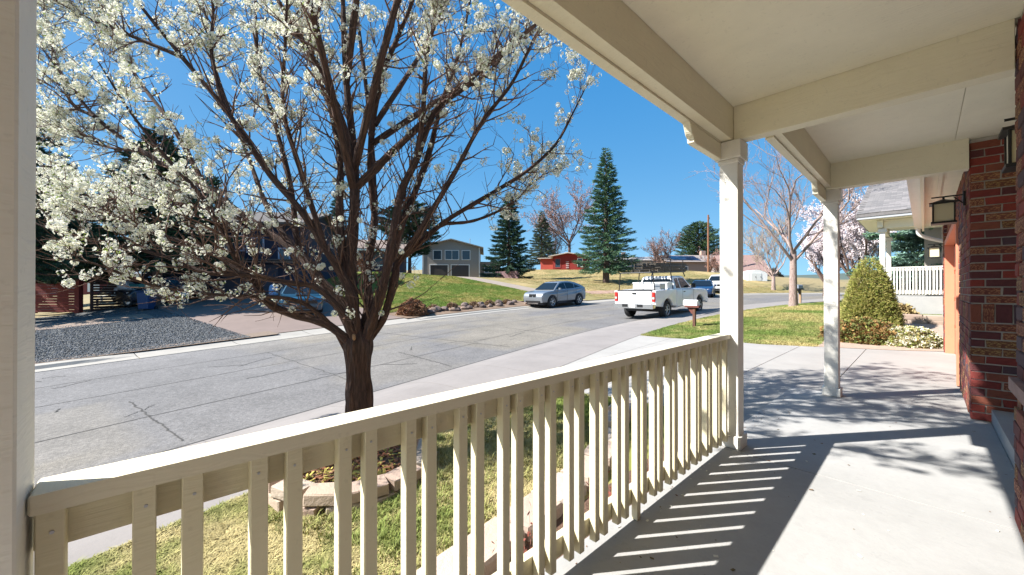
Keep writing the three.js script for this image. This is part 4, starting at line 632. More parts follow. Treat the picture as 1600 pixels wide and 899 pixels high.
  for (const s of [-1, 1]) { const l = part(o, 'tail_light', bx(0.14, 0.42, 0.15, -2.90, 1.02, s * 0.90, 0.03), M.red); part(l, 'reverse_lamp', bx(0.02, 0.09, 0.10, -2.975, 0.97, s * 0.90, 0.006), mat([0.6, 0.45, 0.42], 0.3));
    part(o, 'door_handle', bx(0.18, 0.04, 0.03, -0.05, 1.14, s * 1.0, 0.008), M.black); part(o, 'mirror', bx(0.12, 0.22, 0.2, 0.86, 1.40, s * 1.06, 0.03), M.black); part(o, 'door_seam', [box(-0.255, -0.245, 0.55, 1.25, s * 1.0 - 0.004, s * 1.0 + 0.004), box(1.0, 1.01, 0.6, 1.24, s * 1.0 - 0.004, s * 1.0 + 0.004)], M.black);
    for (const a of A) wheelOf(o, a, 0.40, s * 0.85, 0.40, 0.26, M.steel, 6); part(o, 'headlight', bx(0.1, 0.2, 0.3, 2.88, 0.98, s * 0.78, 0.02), mat([0.65, 0.67, 0.68], 0.1)); }
  part(o, 'rear_bumper', [bx(0.20, 0.20, 1.96, -3.04, 0.62, 0, 0.03)], M.chrome); part(o, 'number_plate', bx(0.02, 0.14, 0.30, -3.152, 0.64, 0), M.white); part(o, 'bumper_step', [bx(0.02, 0.12, 0.25, -3.15, 0.64, 0.36), bx(0.02, 0.12, 0.25, -3.15, 0.64, -0.36)], M.black);
  part(o, 'front_bumper', bx(0.2, 0.26, 1.94, 2.95, 0.58, 0, 0.03), M.chrome); part(o, 'grille', bx(0.06, 0.3, 1.1, 2.93, 0.95, 0, 0.02), M.black);
  part(o, 'chassis', [box(-2.8, 2.8, 0.38, 0.52, -0.42, 0.42), box(-2.0, -1.6, 0.3, 0.5, -0.8, 0.8), bar(V(-2.9, 0.42, 0.4), V(-1.5, 0.42, 0.4), 0.035), box(-2.3, -1.3, 0.5, 0.9, -0.8, 0.8), box(1.35, 2.35, 0.4, 0.9, -0.8, 0.8)], M.dark);
  part(o, 'tool_box', [bx(0.55, 0.28, 1.70, -1.25, 1.44, 0, 0.02), bx(0.58, 0.05, 1.74, -1.25, 1.60, 0, 0.015)], M.white); part(o, 'side_locker', bx(0.5, 0.34, 0.30, -2.0, 1.40, 0.72, 0.02), M.steel);
  const rk = []; for (const px of [-2.75, -1.0, 0.35]) { for (const s of [-1, 1]) rk.push(bar(V(px, px > 0 ? 1.85 : 1.3, s * 0.86), V(px, 2.08, s * 0.78), 0.024)); rk.push(bar(V(px, 2.08, -0.8), V(px, 2.08, 0.8), 0.024)); } for (const s of [-1, 1]) rk.push(bar(V(-2.9, 2.08, s * 0.78), V(0.6, 2.08, s * 0.78), 0.022), bar(V(-1.0, 2.08, s * 0.78), V(-1.0, 2.66, s * 0.78), 0.02), bar(V(0.35, 2.08, s * 0.78), V(0.35, 2.66, s * 0.78), 0.02), bar(V(-1.7, 2.08, s * 0.78), V(-1.7, 2.66, s * 0.78), 0.016), bar(V(-1.9, 2.66, s * 0.78), V(1.0, 2.66, s * 0.78), 0.016), bar(V(-1.9, 2.38, s * 0.78), V(1.0, 2.38, s * 0.78), 0.014));
  part(o, 'ladder_rack', rk, M.black);
  const al = mat([0.085, 0.07, 0.052], 0.7);
  for (let k = 0; k < 6; k++) { // stacked ladders and planks, loaded lengthways
    const zc = [-0.42, 0.30, -0.36, 0.34, -0.40, 0.28][k], y = [2.165, 2.165, 2.31, 2.31, 2.455, 2.455][k], l0 = [-2.0, -1.7, -1.9, -1.5, -1.8, -1.9][k], l1 = [1.6, 1.4, 1.7, 1.2, 1.3, 1.5][k], nm = 'ladder';
    const g = [bx(l1 - l0, 0.12, 0.03, (l0 + l1) / 2, y, zc - 0.2, 0.004), bx(l1 - l0, 0.12, 0.03, (l0 + l1) / 2, y, zc + 0.2, 0.004)]; for (let q = l0 + 0.15; q < l1; q += 0.3) g.push(bar(V(q, y, zc - 0.2), V(q, y, zc + 0.2), 0.015, 5));
    const c = shade(new THREE.Mesh(join(g), al)); c.name = numbered(nm); o.updateMatrixWorld(true); c.applyMatrix4(o.matrixWorld); scene.add(c); tag(c, ['ladder lying lowest on the kerb side of the truck rack', 'ladder lying lowest on the pavement side of the truck rack', 'ladder in the middle layer on the street side of the truck rack', 'ladder in the middle layer on the pavement side of the truck rack', 'topmost ladder on the street side of the truck rack', 'topmost ladder on the pavement side of the truck rack'][k].replace('kerb', 'street'), 'ladder', 'ladders on the truck rack');
  }
}
// ---------------------------------------------------------------- mailboxes
function mailbox(label, x, z, turn, boxM, postM, braceM) {
  const o = thing('mailbox', label, 'mailbox', [x, ground(x, z) - 0.02, z], turn, 'mailboxes by the street');
  part(o, 'post', box(-0.05, 0.05, 0, 0.86, -0.05, 0.05, 0.005), postM); part(o, 'support', [box(-0.11, 0.11, 0.80, 0.88, -0.34, 0.22, 0.005), prism([[-0.28, 0.80], [-0.05, 0.80], [-0.05, 0.55], [-0.10, 0.55]], -0.03, 0.03)], braceM);
  const s = new THREE.Shape(); s.moveTo(-0.09, 0); s.lineTo(0.09, 0); s.lineTo(0.09, 0.12); s.absarc(0, 0.12, 0.09, 0, Math.PI, false); s.closePath();
  part(o, 'box', creased(new THREE.ExtrudeGeometry(s, { depth: 0.52, bevelEnabled: true, bevelSize: 0.006, bevelThickness: 0.006, bevelSegments: 1 }).translate(0, 0.885, -0.38)), boxM);
  part(o, 'door', [creased(new THREE.ExtrudeGeometry(s, { depth: 0.015, bevelEnabled: false }).scale(1.05, 1.04, 1).translate(0, 0.883, -0.41)), bx(0.04, 0.02, 0.03, 0, 1.07, -0.42)], boxM); part(o, 'flag', [bx(0.01, 0.04, 0.16, 0.105, 1.0, -0.1), bx(0.01, 0.07, 0.06, 0.105, 1.0, -0.19)], M.red); return o;
}
{ const [x, z] = site(1085, 13.4); mailbox('white mailbox on a brown wooden post at the lawn tip beside the truck', x, z, yawZ(140), M.white, mat([0.15, 0.085, 0.06], 0.9, { map: T.bark }), mat([0.12, 0.035, 0.025], 0.8)).scale.setScalar(0.88); }
{ const [x, z] = site(1250.5, 22.6); mailbox('grey mailbox on a pale wooden post beyond the pale-barked tree', x, z, yawZ(60), mat([0.22, 0.26, 0.32], 0.4), mat([0.36, 0.22, 0.13], 0.9), M.dark); }

// ---------------------------------------------------------------- across the street, on the left lot
{ // red board fence
  const redM = [0, 1, 2].map((i) => mat([[0.17, 0.022, 0.018], [0.145, 0.02, 0.017], [0.19, 0.03, 0.022]][i], 0.8, { map: T.coat }));
  const r = rngOf(9), A = plan(-28.5, 21.0), B = plan(-23.9, 21.0), y = ground(...B) - 0.05, L = Math.hypot(B[0] - A[0], B[1] - A[1]);
  const f = thing('board_fence', 'dark red horizontal board fence beside the gravel lot', 'fence', [A[0], y, A[1]], Math.atan2(-(B[1] - A[1]), B[0] - A[0]));
  const bgeo = [1, 2].map(() => box(0, L, -0.066, 0.066, -0.012, 0.012)); for (let i = 0; i < 11; i++) { const m = shade(new THREE.Mesh(bgeo[i % 2], redM[i % 3])); m.name = 'board'; m.position.set(0, 0.12 + i * 0.148 + (i < 7 ? 0 : -0.006 * (i - 6)), (r() - 0.5) * 0.01); m.rotation.z = (r() - 0.5) * 0.004; f.add(m); }
  for (const q of [0.05, L / 2, L]) part(f, 'post', box(q - 0.07, q + 0.07, 0, q === L ? 1.98 : 1.75, -0.16, -0.02, 0.004), redM[1]); part(f, 'end_post', box(L + 0.08, L + 0.34, 0, 1.98, -0.1, 0.12, 0.01), redM[0]);
  const C = plan(-23.2, 21.1), D = plan(-22.4, 24.6), L2 = Math.hypot(D[0] - C[0], D[1] - C[1]);
  const g2 = thing('slat_screen', 'dark brown slatted screen running back from the red fence', 'fence', [C[0], ground(...C) - 0.05, C[1]], Math.atan2(-(D[1] - C[1]), D[0] - C[0]));
  const sg = box(0, L2, -0.055, 0.055, -0.012, 0.012); for (let i = 0; i < 12; i++) { const m = shade(new THREE.Mesh(sg, mat([0.06, 0.03, 0.025], 0.85))); m.name = 'slat'; m.position.set(0, 0.12 + i * 0.145, 0); g2.add(m); } for (const q of [0.04, L2 / 2, L2]) part(g2, 'post', box(q - 0.05, q + 0.05, 0, 1.85, 0.015, 0.1), mat([0.06, 0.03, 0.025], 0.85));
  const E = plan(-25.6, 33), F = plan(-21.4, 33), L3 = Math.hypot(F[0] - E[0], F[1] - E[1]), g3 = thing('picket_screen', 'orange-brown upright board fence behind the watercraft', 'fence', [E[0], ground(...E) - 0.05, E[1]], Math.atan2(-(F[1] - E[1]), F[0] - E[0]));
  const pg = box(-0.066, 0.066, 0, 1.75, -0.01, 0.01), om = [mat([0.34, 0.12, 0.045], 0.85), mat([0.29, 0.10, 0.04], 0.85)]; for (let q = 0.07, i = 0; q < L3; q += 0.14, i++) { const m = shade(new THREE.Mesh(pg, om[i % 2])); m.name = 'board'; m.position.set(q, (r() - 0.5) * 0.02, 0); g3.add(m); } part(g3, 'rail', [box(0, L3, 0.4, 0.48, 0.012, 0.05), box(0, L3, 1.4, 1.48, 0.012, 0.05)], om[1]);
}
function watercraft(label, u, f, turn, hullM, seatM) { // personal watercraft on a low trailer, nose along +x
  const [x, z] = site(u, f), o = thing('personal_watercraft', label, 'watercraft', [x, ground(x, z) + 0.58, z], turn, 'watercraft on trailers');
  const s = new THREE.Shape(); s.moveTo(-1.5, 0.25); s.lineTo(-1.45, 0.0); s.lineTo(0.9, 0.0); s.quadraticCurveTo(1.45, 0.15, 1.65, 0.42); s.lineTo(0.9, 0.48); s.lineTo(-1.5, 0.42); s.closePath();
  const h = clean(solid(s, 1.1, 0.12)), p = h.attributes.position; for (let i = 0; i < p.count; i++) { const e = clamp((p.getX(i) - 0.2) / 1.5, 0, 1), k = 1 - 0.75 * e * e; p.setZ(i, p.getZ(i) * k * (0.75 + 0.25 * smooth(0, 0.4, p.getY(i)))); } part(o, 'hull', creased(h, 0.6), hullM);
  const c = new THREE.Shape(); c.moveTo(-0.2, 0.44); c.lineTo(0.0, 0.72); c.quadraticCurveTo(0.3, 0.95, 0.45, 0.90); c.quadraticCurveTo(1.0, 0.68, 1.5, 0.46); c.closePath(); part(o, 'cowl', creased(solid(c, 0.62, 0.1), 0.6), hullM);
  const q = new THREE.Shape(); q.moveTo(-1.3, 0.42); q.lineTo(-1.25, 0.72); q.quadraticCurveTo(-0.8, 0.82, -0.5, 0.70); q.lineTo(0.02, 0.74); q.lineTo(0.1, 0.44); q.closePath(); part(o, 'seat', creased(solid(q, 0.40, 0.08), 0.6), seatM);
  part(o, 'handlebar', [bar(V(0.25, 0.98, -0.36), V(0.25, 0.98, 0.36), 0.02), bar(V(0.3, 0.85, 0), V(0.25, 0.98, 0), 0.03)], M.black); part(o, 'mirror', [bx(0.08, 0.09, 0.14, 0.55, 0.88, 0.30, 0.02), bx(0.08, 0.09, 0.14, 0.55, 0.88, -0.30, 0.02)], hullM); part(o, 'stripe', [bx(1.6, 0.08, 1.06, -0.5, 0.36, 0, 0.01)], M.dark);
  const tr = thing('boat_trailer', label.replace(/^.*watercraft/, 'low steel trailer under the watercraft'), 'trailer', [x, ground(x, z), z], turn, 'trailers under the watercraft'); part(tr, 'frame', [bx(2.6, 0.08, 0.08, -0.1, 0.42, 0.32), bx(2.6, 0.08, 0.08, -0.1, 0.42, -0.32), bx(0.08, 0.08, 1.3, -0.5, 0.36, 0), bar(V(1.1, 0.42, 0.32), V(2.2, 0.40, 0), 0.03), bar(V(1.1, 0.42, -0.32), V(2.2, 0.40, 0), 0.03)], M.steel); part(tr, 'bunk', [bx(2.0, 0.12, 0.12, -0.3, 0.52, 0.28), bx(2.0, 0.12, 0.12, -0.3, 0.52, -0.28)], M.dark); for (const sd of [-1, 1]) { const w = new THREE.Group(); w.name = 'wheel'; w.position.set(-0.5, 0.27, sd * 0.72); tr.add(w); part(w, 'tyre', clean(new THREE.TorusGeometry(0.2, 0.075, 10, 24)), M.rubber); part(w, 'rim', clean(new THREE.CylinderGeometry(0.14, 0.14, 0.1, 14).rotateX(Math.PI / 2)), M.steel); } part(tr, 'jockey_stand', [box(1.9, 1.98, 0, 0.42, -0.04, 0.04)], M.steel); return o;
}
watercraft('white watercraft with teal seat on a trailer before the slatted screen', 205, 22.6, yawX(268), mat([0.72, 0.74, 0.76], 0.25), mat([0.03, 0.22, 0.24], 0.5));
watercraft('white watercraft with navy seat on a trailer behind the teal-seated one', 208, 24.4, yawX(268), mat([0.62, 0.64, 0.68], 0.25), mat([0.02, 0.03, 0.09], 0.5));
{ // wheeled refuse bin
  const [x, z] = site(229, 20.8), o = thing('refuse_bin', 'navy blue wheeled refuse bin before the watercraft', 'bin', [x, ground(x, z), z], yawZ(170)), bm = mat([0.012, 0.05, 0.14], 0.5);
  const g = box(-0.29, 0.29, 0.05, 0.98, -0.33, 0.33, 0.03), p = g.attributes.position; for (let i = 0; i < p.count; i++) { const k = lerp(0.8, 1, clamp(p.getY(i), 0, 1)); p.setX(i, p.getX(i) * k); p.setZ(i, p.getZ(i) * k); } g.computeVertexNormals(); part(o, 'body', g, bm); part(o, 'lid', [bx(0.66, 0.05, 0.74, 0, 1.01, 0, 0.015), bar(V(-0.25, 0.95, -0.4), V(0.25, 0.95, -0.4), 0.018)], bm); for (const s of [-1, 1]) part(o, 'wheel', clean(new THREE.CylinderGeometry(0.11, 0.11, 0.05, 16).rotateZ(Math.PI / 2).translate(s * 0.27, 0.11, -0.27)), M.rubber);
}
for (const [u, f, c, label] of [[427, 23.6, [0.25, 0.40, 0.62], 'pale blue covered drum on short legs beside the dark garage'], [289, 24.0, [0.7, 0.72, 0.75], 'white covered drum on short legs before the dark garage']]) {
  const [x, z] = site(u, f), o = thing('covered_drum', label, 'drum', [x, ground(x, z), z]), m = mat(c, 0.6), prof = [[0, 0.98], [0.12, 0.97], [0.2, 0.9], [0.23, 0.78], [0.25, 0.6], [0.24, 0.36], [0.2, 0.32], [0, 0.32]].map(([a, b]) => new THREE.Vector2(a, b)); part(o, 'drum', clean(new THREE.LatheGeometry(prof, 18)), m); for (let k = 0; k < 3; k++) part(o, 'leg', bar(V(0.15 * Math.cos(k * 2.1), 0, 0.15 * Math.sin(k * 2.1)), V(0.14 * Math.cos(k * 2.1), 0.36, 0.14 * Math.sin(k * 2.1)), 0.035, 8), m);
}

// ---------------------------------------------------------------- houses (front towards local +z, base at y = 0)
const roofTone = (c) => mat(c, 0.95, { map: T.shingle, bumpMap: T.fine, bumpScale: 0.01 });
function windowOn(parent, x, y, w, h, z, frameM = M.white, muntin = 1, side = null) { // in a front wall at local z
  const add = (nm, g, m, par) => { if (side) g.applyMatrix4(side); return part(par, nm, g, m); };
  const f = add('window', join([box(x - w / 2 - 0.09, x + w / 2 + 0.09, y - 0.09, y - 0.001, z, z + 0.06), box(x - w / 2 - 0.09, x + w / 2 + 0.09, y + h + 0.001, y + h + 0.09, z, z + 0.06), box(x - w / 2 - 0.09, x - w / 2, y, y + h, z, z + 0.06), box(x + w / 2, x + w / 2 + 0.09, y, y + h, z, z + 0.06), ...Array.from({ length: muntin }, (_, i) => box(x - w / 2 + w * (i + 1) / (muntin + 1) - 0.03, x - w / 2 + w * (i + 1) / (muntin + 1) + 0.03, y, y + h, z, z + 0.055))]), frameM, parent);
  for (let i = 0; i <= muntin; i++) add('pane', box(x - w / 2 + w * i / (muntin + 1) + 0.03, x - w / 2 + w * (i + 1) / (muntin + 1) - 0.03, y, y + h, z + 0.005, z + 0.03), M.pane, f);
  return f;
}
// ridge: 'z' = gable faces front, 'x' = eaves face front
function house(name, label, [x, z], turn, { w, d, h, pitch = 0.35, ridge = 'z', wall, roof, over = 0.5, y0 = 0, boards = 0 }) {
  const o = thing(name, label, 'house', [x, ground(x, z) + y0, z], turn), R0 = roofTone(roof), top = ridge === 'z' ? w / 2 * pitch : d / 2 * pitch, wm = mat(wall, 0.85, { map: T.coat });
  const body = ridge === 'z' ? (() => { const s = new THREE.Shape([[-w / 2, -0.8], [w / 2, -0.8], [w / 2, h], [0, h + top], [-w / 2, h]].map(([a, b]) => new THREE.Vector2(a, b))); return clean(new THREE.ExtrudeGeometry(s, { depth: d, bevelEnabled: false }).translate(0, 0, -d)); })() : prism([[0, -0.8], [0, h], [-d / 2, h + top], [-d, h], [-d, -0.8]], -w / 2, w / 2);
  part(o, 'wall', boxUV(body), wm);
  const a = Math.atan(pitch), half = (ridge === 'z' ? w / 2 : d / 2), len = (half + over) / Math.cos(a), th = 0.14;
  const sl = [];
  for (const s of [-1, 1]) { const g = ridge === 'z' ? box(0, len, 0, th, -d - over, over) : box(-w / 2 - over, w / 2 + over, 0, th, 0, len);
    const m = ridge === 'z' ? new THREE.Matrix4().makeTranslation(0, h + top + 0.02, 0).multiply(new THREE.Matrix4().makeRotationZ(-a)) : new THREE.Matrix4().makeTranslation(0, h + top + 0.02, -d / 2).multiply(new THREE.Matrix4().makeRotationX(a));
    g.applyMatrix4(m); if (s < 0) g.applyMatrix4(ridge === 'z' ? new THREE.Matrix4().makeScale(-1, 1, 1) : new THREE.Matrix4().makeTranslation(0, 0, -d).multiply(new THREE.Matrix4().makeScale(1, 1, -1))); g.computeVertexNormals(); boxUV(g); sl.push(g); }
  const rf = part(o, 'roof', sl, R0);
  if (boards) part(o, 'corner_board', [box(-w / 2 - 0.03, -w / 2 + 0.14, 0, h, 0.001, 0.04), box(w / 2 - 0.14, w / 2 + 0.03, 0, h, 0.001, 0.04)], M.white);
  o.userData.dims = undefined; delete o.userData.dims; return { o, rf, top };
}
{ // beige two-level house with two garage doors
  const { o, rf } = house('garage_house', 'taupe two-storey house with white window band and two dark garage doors', site(705, 56), yawZ(176), { w: 8.3, d: 11, h: 4.5, pitch: 0.26, wall: [0.36, 0.325, 0.29], roof: [0.34, 0.31, 0.28], over: 0.5, boards: 1 });
  windowOn(o, 0.1, 2.75, 1.9, 1.25, 0.001, M.white, 1); windowOn(o, 2.15, 2.75, 1.1, 1.25, 0.001, M.white, 0); windowOn(o, -2.0, 2.75, 1.1, 1.25, 0.001, M.white, 0);
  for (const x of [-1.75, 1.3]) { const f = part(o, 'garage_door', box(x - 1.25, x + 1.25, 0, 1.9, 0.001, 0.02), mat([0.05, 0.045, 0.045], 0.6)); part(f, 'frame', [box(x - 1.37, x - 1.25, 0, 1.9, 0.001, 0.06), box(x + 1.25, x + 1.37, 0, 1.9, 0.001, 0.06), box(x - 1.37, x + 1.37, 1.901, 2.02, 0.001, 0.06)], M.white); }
  part(o, 'side_wing', [box(4.16, 7.2, -0.5, 2.5, -7, -1.2)], mat([0.27, 0.22, 0.19], 0.85)); part(rf, 'vent_pipe', bar(V(2.6, 4.6, -3), V(2.6, 6.2, -3), 0.05), M.steel); windowOn(o, 5.4, 0.9, 1.0, 1.0, -1.199, M.white, 1);
}
{ // long red house
  const { o, rf } = house('red_house', 'low red house with pale shallow roof on the hillside', site(888, 69), yawZ(196), { w: 5.6, d: 12, h: 2.5, pitch: 0.17, wall: [0.24, 0.018, 0.012], roof: [0.46, 0.40, 0.36], over: 0.7 });
  windowOn(o, -1.9, 0.5, 0.9, 1.5, 0.001, mat([0.35, 0.06, 0.05], 0.8), 0); windowOn(o, 2.1, 0.6, 0.8, 1.4, 0.001, M.white, 0); part(o, 'step_shelf', [0, 1, 2, 3].map((i) => box(-0.4, 0.1, 0.35 + i * 0.35, 0.42 + i * 0.35, 0.002, 0.1)), M.white);
  const sideM = new THREE.Matrix4().makeTranslation(-2.801, 0, 0).multiply(new THREE.Matrix4().makeRotationY(-Math.PI / 2)); windowOn(o, -3.2, 0.9, 1.6, 1.0, 0, M.white, 1, sideM.clone()); const dr = part(o, 'door', box(-2.1, -1.2, 0, 2.05, 0.002, 0.05).applyMatrix4(sideM), mat([0.5, 0.42, 0.36], 0.7)); part(dr, 'handle', bx(0.04, 0.04, 0.06, -1.3, 1.0, 0.08).applyMatrix4(sideM), M.steel);
  part(rf, 'chimney', box(-1.4, -0.7, 2.6, 3.7, -6, -5.2), mat([0.5, 0.45, 0.42], 0.9));
  part(o, 'front_wing', [box(-5.6, -2.82, -0.6, 2.3, -9, -2.5)], mat([0.36, 0.055, 0.035], 0.85)); part(o, 'wing_roof', [box(-6.1, -2.3, 2.31, 2.45, -9.5, -2.0)], roofTone([0.46, 0.40, 0.36]));
}
{ // navy house with white porch rail
  const { o, rf } = house('navy_house', 'navy single-storey house with brown roof and white porch rail above the lawn', site(540, 43), yawZ(170), { w: 11.5, d: 9, h: 2.7, pitch: 0.30, ridge: 'x', wall: [0.022, 0.032, 0.07], roof: [0.20, 0.155, 0.135], over: 0.7 });
  windowOn(o, 3.6, 0.8, 1.3, 1.5, 0.001, M.white, 0); windowOn(o, -1.0, 0.9, 1.6, 1.2, 0.001, M.white, 1); const d = part(o, 'door', box(0.9, 1.9, 0, 2.1, 0.001, 0.05), mat([0.30, 0.09, 0.04], 0.7)); part(d, 'handle', bx(0.05, 0.05, 0.06, 1.75, 1.0, 0.08), M.steel);
  const gb = part(o, 'gable', prism([[0.9, 2.7], [0.9, 2.72], [0.9, 2.72]], 0, 0.1), M.dark); o.remove(gb);
  part(o, 'eave_board', box(-6.4, 6.4, 2.36, 2.56, 0.74, 0.80), M.white);
  const porch = thing('porch_rail', 'white porch rail and deck edge before the navy house', 'railing', o.position.toArray(), o.rotation.y); porch.position.y += 0.0; part(porch, 'deck', box(-6.2, -0.6, -0.6, 0.04, 0.01, 2.4), mat([0.3, 0.27, 0.25], 0.9)); part(porch, 'rail', [box(-6.2, -0.6, 0.94, 1.02, 2.30, 2.38), box(-6.2, -0.6, 0.12, 0.18, 2.32, 2.36)], M.white); for (let q = -6.15; q < -0.6; q += 0.19) part(porch, 'baluster', box(q, q + 0.06, 0.18, 0.94, 2.32, 2.36), M.white); for (const q of [-6.1, -3.4, -0.7]) part(porch, 'column', box(q - 0.07, q + 0.07, 0.04, 2.36, 2.2, 2.29), M.white);
}
{ // dark blue two-storey house on the left, its open garage imitated by dark panels
  const { o } = house('dark_house', 'dark blue two-storey house with dark panels standing for its open garage beyond the paver drive', site(345, 26), yawZ(172), { w: 9.6, d: 10, h: 5.0, pitch: 0.3, ridge: 'x', wall: [0.018, 0.024, 0.05], roof: [0.10, 0.09, 0.085], over: 0.6 });
  windowOn(o, 0.9, 3.1, 0.95, 0.9, 0.001, mat([0.35, 0.4, 0.5], 0.6), 0); windowOn(o, 2.15, 3.0, 0.95, 0.9, 0.001, mat([0.35, 0.4, 0.5], 0.6), 0); windowOn(o, 4.0, 2.5, 0.6, 0.7, 0.001, mat([0.35, 0.4, 0.5], 0.6), 0); windowOn(o, -2.6, 3.1, 1.2, 0.9, 0.001, mat([0.35, 0.4, 0.5], 0.6), 1);
  for (const gx of [-2.15, 1.85]) { const gd = part(o, 'garage_door', box(gx - 1.75, gx + 1.75, 0.02, 2.1, 0.002, 0.03), mat([0.03, 0.036, 0.06], 0.6)); for (let i = 0; i < 4; i++) for (let k = 0; k < 4; k++) part(gd, 'panel', box(gx - 1.68 + k * 0.85, gx - 0.90 + k * 0.85, 0.08 + i * 0.51, 0.52 + i * 0.51, 0.0305, 0.045, 0.004), mat([0.035, 0.042, 0.068], 0.6)); } part(o, 'belt_trim', box(-4.8, 4.8, 2.26, 2.34, 0.002, 0.10), mat([0.30, 0.30, 0.36], 0.7)); part(o, 'lean_to_roof', [box(-4.9, 4.9, 2.35, 2.45, 0.002, 0.9)], roofTone([0.08, 0.075, 0.075]));  // dark navy boards painted in place of the unlit garage opening
}
{ const { o } = house('white_bungalow', 'small pale house seen above the red board fence', site(40, 46), yawZ(150), { w: 9, d: 8, h: 2.6, pitch: 0.3, ridge: 'x', wall: [0.5, 0.5, 0.52], roof: [0.25, 0.24, 0.24], y0: 0.2 }); windowOn(o, 1.2, 0.9, 1.1, 1.0, 0.001, M.white, 1); windowOn(o, -2.2, 0.9, 1.1, 1.0, 0.001, M.white, 1); }
{ const { o } = house('gabled_shed', 'little red-gabled outbuilding with white eaves behind the slatted screen', site(146, 39), yawZ(168), { w: 3.0, d: 3.4, h: 2.0, pitch: 0.5, wall: [0.20, 0.05, 0.045], roof: [0.42, 0.41, 0.42], over: 0.3, y0: 0.1 }); const d = part(o, 'door', box(-0.5, 0.5, 0, 1.8, 0.001, 0.04), M.white); part(d, 'handle', bx(0.04, 0.04, 0.05, 0.35, 0.9, 0.06), M.steel); part(o, 'barge_board', [-1, 1].map((s) => turned(bx(2.05, 0.14, 0.05, 0, 0, 0), 0, 0, -s * Math.atan(0.5), s * 0.9, 2.36, 0.33)), M.white); }
{ // far houses beyond the truck
  const { o, rf } = house('white_ranch_house', 'long low white house with many windows and a brick chimney beyond the truck', site(1000, 84), yawZ(186), { w: 13, d: 8, h: 2.5, pitch: 0.24, ridge: 'x', wall: [0.48, 0.46, 0.44], roof: [0.36, 0.33, 0.31], y0: 0 });
  for (let i = 0; i < 6; i++) windowOn(o, -5.2 + i * 2.0, 0.8, 1.0, 1.1, 0.001, M.white, 0); part(rf, 'chimney', [box(-3.2, -2.4, 2.6, 4.6, -4.4, -3.6), box(-3.3, -2.3, 4.6, 4.7, -4.5, -3.5)], mat([0.42, 0.30, 0.24], 0.9)); part(rf, 'chimney', [box(4.0, 4.9, 2.6, 4.9, -4.4, -3.6)], mat([0.42, 0.26, 0.20], 0.9));
}
{ const { o, rf, top } = house('solar_house', 'tan house with solar panels on its roof behind the utility pole', site(1092, 76), yawZ(180), { w: 12, d: 9, h: 3.0, pitch: 0.34, ridge: 'x', wall: [0.34, 0.24, 0.19], roof: [0.27, 0.23, 0.21], y0: 0.3 });
  const a = Math.atan(0.34), m = new THREE.Matrix4().makeTranslation(0, 3.0 + top + 0.02, -4.5).multiply(new THREE.Matrix4().makeRotationX(a)); for (let i = 0; i < 5; i++) for (let k = 0; k < 2; k++) part(rf, 'solar_panel', box(-4.8 + i * 1.1, -3.75 + i * 1.1, 0.16, 0.2, 0.9 + k * 1.8, 2.6 + k * 1.8).applyMatrix4(m), mat([0.02, 0.035, 0.09], 0.15)); windowOn(o, -3, 0.8, 1.6, 1.2, 0.001, M.white, 1); windowOn(o, 2.5, 0.8, 1.6, 1.2, 0.001, M.white, 1); part(rf, 'chimney', box(2.6, 3.5, 3.2, 5.6, -5, -4.2), mat([0.42, 0.28, 0.22], 0.9)); }
{ const { o } = house('brown_roof_house', 'house with steep brown roof behind the white shed', site(1166, 62), yawZ(190), { w: 6, d: 8, h: 1.5, pitch: 0.7, ridge: 'x', wall: [0.30, 0.26, 0.26], roof: [0.26, 0.165, 0.145], y0: -0.4 }); windowOn(o, 1.0, 0.3, 0.9, 0.8, 0.001, M.white, 0); }
{ // white metal shed with rounded gambrel roof
  const [x, z] = site(1184, 47), o = thing('garden_shed', 'white garden shed with rounded roof across the bend', 'shed', [x, ground(x, z) - 0.05, z], yawZ(186)), m = mat([0.80, 0.80, 0.79], 0.5);
  const s = new THREE.Shape([[-1.1, 0], [1.1, 0], [1.15, 0.85], [0.85, 1.15], [0.45, 1.32], [0, 1.38], [-0.45, 1.32], [-0.85, 1.15], [-1.15, 0.85]].map(([a, b]) => new THREE.Vector2(a, b))); part(o, 'wall', clean(new THREE.ExtrudeGeometry(s, { depth: 2, bevelEnabled: false }).translate(0, 0, -2)), m);
  for (const k of [-0.45, 0.15]) { const d = part(o, 'door', box(k - 0.28, k + 0.28, 0.04, 0.95, 0.001, 0.03), mat([0.68, 0.69, 0.68], 0.5)); part(d, 'handle', bx(0.04, 0.14, 0.03, k + 0.2, 0.5, 0.045), M.dark); }
}
// utility pole
{ const [x, z] = site(1107, 62), o = thing('utility_pole', 'brown wooden utility pole beyond the parked cars', 'utility pole', [x, ground(x, z) - 0.1, z]), wm = mat([0.30, 0.17, 0.10], 0.9, { map: T.bark }); part(o, 'pole', cyl(0.17, 0.13, 9.9, 0, 0, 0, 12), wm); part(o, 'insulator_pin', [bar(V(0.2, 9.2, 0), V(0.2, 9.5, 0), 0.04), bar(V(0, 9.2, 0), V(0.22, 9.2, 0), 0.03)], M.dark); }
